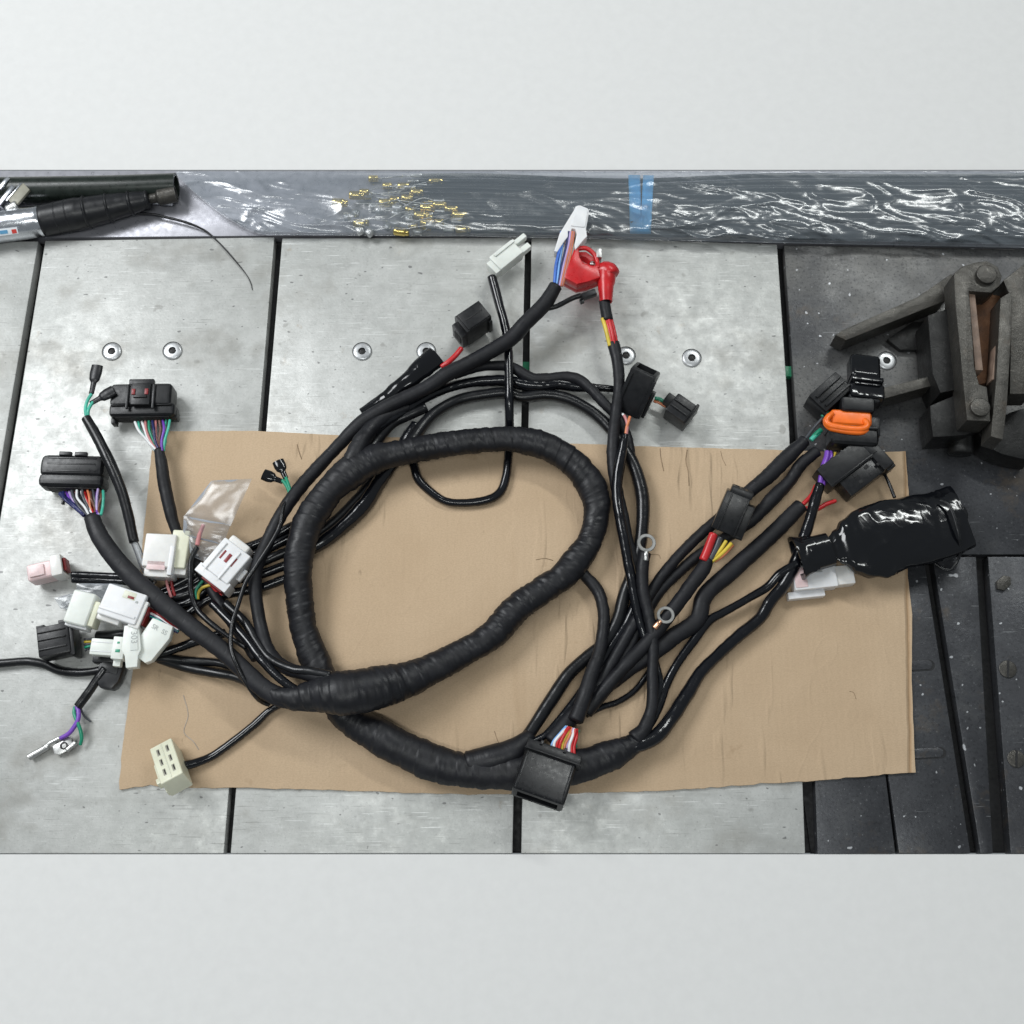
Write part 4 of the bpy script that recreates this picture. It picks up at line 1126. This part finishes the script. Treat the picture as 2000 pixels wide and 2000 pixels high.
# -- cream six-way plug
f = Frame(px('I', 1325, 1215), 22, -61, 27)
pl = f.box('connector', M['cream'], loom, (-4, 3, 24), (92, 46, 50), 3.5, seg=3, label='cream six-way plug at the lower left corner of the cardboard')
for i in range(3):
    for y in (13, -6):
        sl = f.box('pin_slot', M['yellowed'], pl, (-30 + i * 25, y, 48.7), (16, 6, 1.2), 0.4)
        f.box('contact', M['gap'], sl, (-30 + i * 25, y + 1.0, 49.5), (11, 2.2, 0.6), 0.2)
f.box('latch', M['cream'], pl, (-2, -22, 22), (44, 10, 16), 2.5)
f.box('latch_stop', M['cream'], pl, (22, -25, 28), (13, 10, 18), 2)
f.box('latch_gap', M['gap'], pl, (0, -18.4, 34), (30, 1.2, 5), 0.3)
f.box('face_rib', M['cream'], pl, (-4, 3.5, 49.3), (84, 2, 1.4), 0.4)
f.box('skirt', M['cream'], pl, (-4, 0, 5), (80, 48, 16), 2)
# -- wide black plug at the bottom
f = Frame(px('K', 240, 1225), 50, -109, 17)
pl = f.box('connector', M['black_smooth'], loom, (14, 2, 24), (92, 104, 44), 8, seg=3, open_x=1, wall=5, depth=34, label='wide black plug with red and yellow wires at the bottom')
f.box('collar', M['black'], pl, (-36, 4, 26), (20, 110, 48), 3)
f.box('collar_lip', M['black'], pl, (-25, 4, 27), (3.5, 113, 51), 1)
for y in (-24, 24):
    f.box('lock_tab', M['black'], pl, (-44, y, 51), (10, 6, 5), 1)
for y in (-44, 48):
    f.box('corner_rib', M['black_smooth'], pl, (14, y, 43), (86, 6, 8), 2.5)
for y in (-30, -8, 14, 34):
    f.box('key_rib', M['black'], pl, (52, y, 41), (12, 4, 8), 0.8)
for y in (-26, 0, 26):
    f.box('pin_block', M['gap'], pl, (36, y, 24), (20, 18, 14), 1)
fan((px('K', 405, 845), px('K', 495, 870)), (px('K', 285, 1000), px('K', 480, 1060)),
    ['light_blue', 'white_wire', 'red_wire', 'red_wire', 'yellow', 'orange_wire', 'lilac', 'white_wire', 'red_wire', 'red_wire'], 3.0, 56, 68, bow=3)
fan((px('K', 420, 850), px('K', 515, 880)), (px('K', 330, 1010), px('K', 500, 1000)),
    ['navy', 'red_wire', 'yellow', 'lilac', 'green'], 2.6, 50, 58, bow=3)
# -- black fuse block on the red wire (top left of centre)
f = Frame(px('B', 1640, 1370), 12, 37)
pl = f.box('connector', M['black'], loom, (6, 6, 34), (58, 42, 60), 2.5, label='black fuse block on a red wire above the loop')
f.box('lid', M['black'], pl, (8, 6, 65), (52, 38, 4), 1.5)
f.box('step', M['black'], pl, (-27, 4, 28), (14, 34, 48), 2)
f.box('side_rib', M['black'], pl, (30, -16, 30), (8, 6, 44), 1.5)
f.box('lid_groove', M['gap'], pl, (8, 6, 67.3), (40, 2, 0.8), 0.2)
f.box('wire_port', M['gap'], pl, (-34.5, 2, 30), (2, 20, 22), 0.3)
wire('B 1400,1610,44,5.5 1450,1575,48,5.6 1500,1530,48,5.6 1550,1470,44,5.5', 'red_wire')
sweep('shrink_sleeve', path('F 800,415,36,11 900,350,38,11 975,295,40,11.5 1080,210,42,15 1180,140,44,18 B 1270,1600,44,21 1365,1530,42,23'), M['vinyl'], loom, 20, flat=0.55, wrinkle=0.0012, wf=50.0, lump=0.05, crease=0.0018, hole=(True, True), label='wide glossy shrink sleeve beside the fuse block')
# -- cream plug at the top
f = Frame(px('P', 990, 511), 30, 42)
pl = f.box('connector', M['mint'], loom, (-2, 0, 16), (58, 36, 30), 3, label='greenish white two-way plug at the top')
f.box('rear_block', M['mint'], pl, (-32, -2, 14), (20, 30, 26), 2)
f.box('prong', M['mint'], pl, (40, 11, 15), (36, 10, 16), 2)
f.box('prong', M['mint'], pl, (36, -10, 15), (28, 12, 16), 2)
f.box('ridge', M['mint'], pl, (4, 12, 32), (50, 6, 4), 1)
# -- tall white plug
tw = prism('connector', poly('V 590,25 650,10 700,15 870,85 905,130 905,190 830,600 860,790 770,880 690,980 560,1130 540,1000 600,720 560,610 480,590 410,760 300,890 110,1180 30,1160 165,720', 84), 26 * U, M['white'], loom, 1.5 * U, 'tall white plug over the wrapped cables at the top')
prism('lid_panel', poly('V 620,60 700,40 850,110 870,180 800,560 560,540 450,520', 86), 3 * U, M['white'], tw, 0.8 * U)
prism('side_lug', poly('V 770,690 840,700 860,800 780,860 740,800', 80), 18 * U, M['milky'], tw, 1 * U)
for i, (c, r, xs) in enumerate((('blue', 3.4, (345, 365, 385, 400)), ('light_blue', 3.0, (355, 380, 402, 412)), ('navy', 3.4, (368, 405, 440, 455)), ('lilac', 2.6, (376, 415, 452, 466)), ('orange_wire', 3.0, (384, 425, 460, 478)), ('pink_wire', 2.8, (392, 440, 470, 488)), ('orange_wire', 2.6, (398, 450, 478, 492)))):
    ys = (1000, 840, 690, 590)
    wire('C ' + ' '.join(f'{x - 25 + (6 if k == 0 else 0)},{y},{78 + 1.5 * k - abs(i - 3)},{r}' for k, (x, y) in enumerate(zip(xs, ys))), c)
wire('C 320,990,78,3.2 335,830,80,3.4 365,720,80,3.2 395,640,76,3', 'blue')
# -- red battery terminal cap
f = Frame(px('C', 560, 930), 40, 0)
def lc(x, y): return ((x - 560) * K5, -(y - 930) * K5 * 1.04)
cap_ = f.prism('terminal_cap', M['red'], loom, [lc(*q) for q in ((475, 752), (560, 752), (625, 805), (645, 870), (650, 1010), (560, 1045), (480, 1065), (385, 1010), (420, 900))], 0, 14, 3, label='red rubber battery terminal cap')
f.prism('cap_wall', M['red'], cap_, [lc(*q) for q in ((474, 752), (500, 765), (505, 845), (530, 890), (600, 915), (642, 905), (655, 1010), (560, 1045), (480, 1065), (385, 1010), (420, 900))], 12, 38, 4)
f.tube('cap_rim', M['red'], cap_, [(*lc(482, 765), 30, 4.5), (*lc(555, 765), 32, 4.5), (*lc(615, 815), 32, 4.5), (*lc(638, 880), 32, 4.5), (*lc(640, 930), 34, 5)], 10)
f.tube('elbow', M['red'], cap_, [(*lc(640, 935), 20, 14), (*lc(690, 930), 22, 19), (*lc(722, 940), 23, 20), (*lc(735, 965), 23, 19)], 20)
f.tube('elbow', M['red'], cap_, [(*lc(705, 930), 22, 19), (*lc(702, 1000), 22, 18.5), (*lc(698, 1060), 22, 15), (*lc(698, 1170), 20, 12.5)], 20, hole=(False, True))
f.box('stud', M['chrome'], cap_, (*lc(650, 810), 26), (10, 20, 22), 1.5)
f.tube('bolt', M['chrome'], cap_, [(*lc(600, 880), 15, 6), (*lc(602, 870), 26, 5)], 12)
cable('C 697,1110,58,11 705,1165,58,11 712,1210,58,11 722,1260,58,11.5', 'tape_fine', 'tape_wrap', 14)
for c, x0, x1, dz in (('yellow', 683, 738, 4), ('yellow', 695, 752, -2), ('red_wire', 710, 758, 3), ('red_wire', 728, 775, 5), ('red_wire', 745, 792, 1)):
    wire(f'C {x0},1245,{58 + dz},4 {(x0 * 2 + x1) // 3},1300,{60 + dz},4.2 {(x0 + x1 * 2) // 3},1370,{60 + dz},4.2 {x1},1450,{57 + dz},4', c)
f = Frame(px('C', 550, 1078), 66, 22)
pl = f.box('connector', M['black'], loom, (6, 0, 0), (34, 12, 14), 2, label='tiny black plug against the red cap')
f.box('latch', M['black'], pl, (-10, -8, 0), (8, 8, 8), 1)
# -- square black plug and its small neighbour
f = Frame(px('G', 985, 215), 26, 62, 40)
pl = f.box('connector', M['black'], loom, (-2, 4, 30), (92, 52, 52), 5, open_x=1, wall=4, depth=40, label='square hollow black plug right of the loop')
f.box('spine', M['black_smooth'], pl, (-4, -22, 54), (80, 8, 10), 2)
f.box('side_rail', M['black'], pl, (-18, -27, 30), (54, 8, 20), 2)
f.box('edge_rib', M['black'], pl, (-4, 24, 56), (76, 5, 6), 1.5)
wire('G 845,430,58,3 860,460,60,3 870,510,60,3 862,580,58,3', 'pink_wire')
wire('G 890,440,60,3 878,480,62,3 866,520,60,3 858,575,58,3', 'orange_wire')
wire('G 835,420,56,2.4 850,440,58,2.4 865,465,60,2.4', 'white_wire')
f = Frame(px('G', 1245, 440), 8, -38)
pl = f.box('connector', M['black'], loom, (2, 0, 28), (44, 44, 46), 4, label='small ribbed black plug at the far right of the arcs')
for y in (-8, 6):
    f.box('rib', M['black'], pl, (2, y, 52), (40, 3, 3), 1)
f.box('neck', M['black'], pl, (-28, 8, 22), (18, 22, 26), 3)
f.box('lip', M['black'], pl, (24, 4, 24), (6, 50, 40), 2)
wire('G 1080,300,26,4 1120,310,26,4 1170,345,26,4', 'green')
wire('G 1070,320,22,3 1110,335,22,3 1160,365,22,3', 'orange_wire')
# -- relay socket with red and yellow wires
f = Frame(px('U', 1075, 760), 40, 66, 26)
pl = f.box('connector', M['black_smooth'], loom, (0, 6, 30), (78, 48, 52), 2.5, label='black relay socket with thick red and yellow wires')
f.box('edge_rib', M['black'], pl, (-2, 18, 57), (76, 3, 4), 1)
f.box('edge_rib', M['black'], pl, (-2, -16, 57), (76, 3, 4), 1)
f.box('side_block', M['black'], pl, (-6, -25, 24), (64, 16, 42), 2)
f.box('head', M['black'], pl, (44, 2, 30), (14, 44, 44), 3)
for y in (-12, 2, 14):
    f.box('socket', M['gap'], pl, (51.5, y, 36), (2, 8, 16), 0.3)
f.box('tail_lip', M['black'], pl, (-40, -22, 20), (8, 24, 30), 2)
wire('U 560,1330,62,8.5 470,1560,60,8.5 380,1800,58,8.5 300,1980,56,8.5', 'red_wire', seg=12)
wire('U 720,1420,58,6.5 640,1640,56,6.5 520,1880,54,6.5 430,2010,52,6.5', 'grey_wire', seg=10)
wire('U 880,1500,58,3.6 720,1740,56,3.6 560,1920,54,3.6 460,2010,52,3.6', 'yellow')
wire('U 1010,1560,56,4 860,1730,55,4 680,1900,54,4 520,2010,52,4', 'yellow')
wire('U 1040,1600,52,3.6 900,1760,52,3.6 740,1910,52,3.6 590,2010,50,3.6', 'orange_wire')
# -- ring terminals
def ring(c, z, ang, r0, r1, label, copper=False):
    f = Frame(c, z, ang)
    n, m = 30, 8
    vs, fs = [], []
    for i in range(n):
        a = 2 * math.pi * i / n
        for j in range(m):
            b = 2 * math.pi * j / m
            rr = (r0 + r1) / 2 + (r1 - r0) / 2 * math.cos(b)
            vs.append(f.w(rr * math.cos(a), rr * math.sin(a), 1.5 * max(-1, min(1, 2.2 * math.sin(b)))))
    for i in range(n):
        for j in range(m):
            i2, j2 = (i + 1) % n, (j + 1) % m
            fs.append((i * m + j, i2 * m + j, i2 * m + j2, i * m + j2))
    o = mesh_obj('ring_terminal', vs, fs, M['tin'], loom, False)
    o['label'] = label
    f.tube('barrel', M['copper' if copper else 'chrome'], o, [(-r1 + 2, 0, 0, 4), (-r1 - 6, 0, 0, 5.5), (-r1 - 16, 0, -3, 6)], 12)
ring(px('G', 1015, 1392), 70, 86, 11.5, 18.5, 'tinned ring terminal beside the vertical sleeves')
ring(px('K', 1160, 5), 60, 48, 11, 17.5, 'tinned ring terminal with copper crimp over the right-hand cables', True)
# -- orange-sealed plug group at the upper right
f = Frame(px('S', 900, 1500), 22, -4)
ov = lambda a, b, n=26: [(a * math.copysign(abs(math.cos(t)) ** 0.55, math.cos(t)), b * math.copysign(abs(math.sin(t)) ** 0.6, math.sin(t))) for t in [2 * math.pi * i / n for i in range(n)]]
pl = f.box('connector', M['black'], loom, (4, -12, 24), (94, 38, 50), 12, seg=3, label='black plug with a bright orange seal')
f.box('rim', M['black'], pl, (2, 3, 26), (92, 7, 53), 11, seg=3)
f.box('shoulder', M['black'], pl, (44, 10, 22), (22, 40, 44), 5)
sl = f.box('orange_seal', M['orange'], pl, (-2, 24, 26), (80, 32, 44), 9, seg=3)
sweep('seal_ridge', path('S 640,1040,70,5 560,1100,72,6 520,1180,73,6.3 570,1250,74,6.5 700,1290,75,6.5 1000,1330,75,6.5 1220,1325,74,6.5 1290,1270,73,6.3 1270,1200,71,6 1230,1160,69,5'), M['orange'], sl, 12)
sweep('seal_ridge', path('S 500,1150,66,5 520,1240,69,5.8 600,1310,71,6 750,1350,72,6 1000,1388,72,6 1190,1390,71,6 1270,1350,69,5.8 1290,1290,66,5'), M['orange'], sl, 12)
f.box('mating_shell', M['black'], pl, (10, 50, 30), (64, 30, 50), 7, seg=3)
f.box('neck_block', M['black_smooth'], pl, (24, 66, 26), (62, 18, 44), 6, seg=3)
wire('S 540,1760,44,5.5 530,1850,46,5.8 T 560,600,50,5.8 520,800,52,5.6 500,940,50,5.4', 'purple')
wire('S 600,1760,42,4 610,1850,44,4.2 T 620,600,48,4.2 580,800,50,4.2 560,940,50,4', 'purple')
wire('T 710,300,42,3 680,450,44,3 640,620,46,3 600,800,46,3', 'navy')
wire('T 790,330,40,2.6 740,450,42,2.6 690,560,42,2.6 660,680,42,2.4', 'yellow')
wire('T 960,340,40,2.8 850,460,42,2.8 740,580,42,2.8 690,690,42,2.6', 'orange_wire')
# glossy hood above it
f = Frame(px('S', 1160, 420), 30, -7, 0, -12)
hd = f.box('hood', M['vinyl'], loom, (0, 6, 24), (58, 54, 40), 10, seg=4, label='glossy black rubber hood above the orange seal')
f.box('hood_crease', M['vinyl'], hd, (3, -24, 22), (62, 12, 42), 5, seg=3)
f.box('hood_skirt', M['vinyl'], hd, (5, -44, 14), (66, 34, 40), 8, seg=3)
f.box('hood_fold', M['vinyl'], hd, (4, -33, 34), (50, 6, 8), 2.5, seg=3)
# ribbed plug left of the hood
f = Frame(px('S', 500, 800), 16, 42)
pl = f.box('connector', M['black'], loom, (0, 0, 24), (74, 46, 46), 2.5, label='ribbed black plug behind the orange-sealed one')
for y in (-14, -2, 10):
    f.box('rib', M['black'], pl, (2, y, 49), (66, 5, 6), 1)
f.box('lip', M['black'], pl, (-38, -4, 20), (6, 50, 42), 1.5)
wire('H 345,590,46,5 370,565,46,5 400,540,44,5', 'green')
wire('H 325,615,46,5 350,590,46,5 385,560,44,5', 'teal')
wire('H 410,440,46,4 430,420,46,4 450,400,44,4', 'green')
wire('H 280,610,44,3 350,520,46,3 420,440,46,3', 'grey_wire')
# -- black plug with red wires beside the boot
f = Frame(px('T', 950, 800), 14, 37)
pl = f.box('connector', M['black'], loom, (4, 16, 26), (112, 46, 44), 3, label='black plug with red wires beside the glossy boot')
f.box('lower_shell', M['black_smooth'], pl, (14, -22, 22), (92, 40, 40), 3)
f.box('seam_rib', M['black_smooth'], pl, (8, -3, 47), (116, 3, 4), 1)
f.box('head', M['black'], pl, (64, -10, 26), (26, 62, 46), 3)
f.box('head_step', M['black'], pl, (70, -36, 22), (20, 20, 34), 2)
for y in (-24, -4):
    f.box('key_slot', M['gap'], pl, (52, y, 46.5), (10, 6, 3), 0.5)
for x in (-36, -12, 12, 36):
    f.box('side_rib', M['black'], pl, (x, 38, 30), (5, 5, 34), 1)
for x, y in ((30, -30), (2, -30), (30, -14), (2, -14)):
    f.box('seal_port', M['gap'], pl, (x, y, 42.4), (9, 7, 1), 0.3)
wire('H 265,1100,36,4.5 330,1030,38,4.5 360,960,36,4', 'red_wire')
wire('H 280,1130,34,4.5 360,1140,36,4.5 440,1100,34,4.5 510,1075,30,4', 'red_wire')
# -- white plug under the boot
f = Frame(px('H', 340, 1690), 8, 6)
pl = f.box('connector', M['white'], loom, (-4, 4, 18), (84, 48, 34), 3, label='white plug half hidden under the glossy boot')
f.box('front_block', M['milky'], pl, (52, 2, 16), (44, 38, 28), 3)
f.box('lower_rail', M['white'], pl, (-22, -26, 10), (72, 14, 20), 2)
f.box('rear_block', M['pink'], pl, (-32, 4, 20), (24, 40, 34), 2)
f.box('mark', M['ink'], pl, (6, 12, 35.2), (12, 3, 0.8), 0.2)
# -- big glossy boot
boot = sweep('boot', path('H 215,1505,58,43 300,1482,58,36 400,1458,58,26 480,1437,58,21 540,1425,58,33 610,1412,58,53 720,1392,58,68 900,1345,56,71 1100,1300,54,70 1300,1252,50,66 1445,1195,46,62 1462,1190,46,60'),
             M['vinyl'], loom, 64, flat=lambda t: 0.55 if t < 0.2 else 0.31, step=0.0011, wrinkle=0.0024, wf=34.0, sq=0.78, lump=0.02, crease=0.004, hole=(True, True), label='large glossy black rubber boot with a flared mouth')
sweep('cable_tie', path('H 1300,1070,76,3 1360,1100,80,3.4 1410,1200,82,3.6 1435,1300,80,3.6 1450,1390,70,3.4 1455,1450,56,3.2 1430,1530,44,3 1380,1590,38,3 1330,1590,36,3 1260,1545,36,2.8'), M['black_smooth'], boot, 10, flat=0.5)
sweep('cable_tie_tail', path('H 845,770,24,2.4 880,870,28,3.2 920,960,32,3.6 955,1050,38,3.6'), M['black_smooth'], boot, 8)
sweep('cable_tie_head', path('H 1460,1130,60,7 1480,1190,56,8 1470,1240,54,7'), M['black_smooth'], boot, 10)

# ---- clear plastic bags tied round plugs
def pouch(name, corners, zt, zb, label, bulge=8):
    """two film faces joined at the rim; corners = 4 photo positions in order"""
    n = 16
    vs, fs = [], []
    c = [px('N' if len(k) == 2 else k[2], k[0], k[1]) for k in corners]
    for side in (0, 1):
        for i in range(n + 1):
            for j in range(n + 1):
                u, v = i / n, j / n
                x = (c[0][0] * (1 - u) + c[1][0] * u) * (1 - v) + (c[3][0] * (1 - u) + c[2][0] * u) * v
                y = (c[0][1] * (1 - u) + c[1][1] * u) * (1 - v) + (c[3][1] * (1 - u) + c[2][1] * u) * v
                z = zt * (1 - v) + zb * v
                b = (16 * u * (1 - u) * v * (1 - v)) ** 0.6 * bulge
                wv = 2.2 * noise.noise(Vector((u * 3.4 + side * 3, v * 4.1, zt))) + 1.2 * abs(noise.noise(Vector((u * 9 + v * 3, v * 4, zt + 2))))
                z += (b if side == 0 else -b) + wv * (1 if 0 < i < n and 0 < j < n else 0.2)
                vs.append(at(x, y, z))
    N1 = (n + 1) ** 2
    for side in (0, 1):
        for i in range(n):
            for j in range(n):
                a = side * N1 + i * (n + 1) + j
                q = (a, a + n + 1, a + n + 2, a + 1)
                fs.append(q if side == 0 else q[::-1])
    o = mesh_obj(name, vs, fs, M['bag'], loom, True)
    o['label'] = label
    return o
pouch('plastic_bag', ((1050, 250), (1560, 225), (1290, 820), (700, 700)), 74, 66, 'clear vinyl bag over a red-tipped lead', 7)
pouch('plastic_bag', ((700, 690), (1290, 800), (1200, 1060), (690, 940)), 66, 58, 'crumpled mouth of the clear vinyl bag', 9)
pouch('plastic_bag', ((740, 930), (1190, 1040), (960, 1270), (780, 1190)), 58, 50, 'tail of the clear vinyl bag', 5)
wire('N 950,800,66,4 900,930,64,4.5 870,1060,62,4.5', 'pink_wire')
pouch('plastic_bag', ((640, 900, 'M'), (1240, 900, 'M'), (1090, 1150, 'M'), (640, 1060, 'M')), 34, 30, 'clear bag under the white heap', 5)
pouch('plastic_bag', ((360, 1080, 'M'), (640, 1010, 'M'), (640, 1230, 'M'), (440, 1215, 'M')), 14, 12, 'flat end of the clear bag on the steel plate', 3)
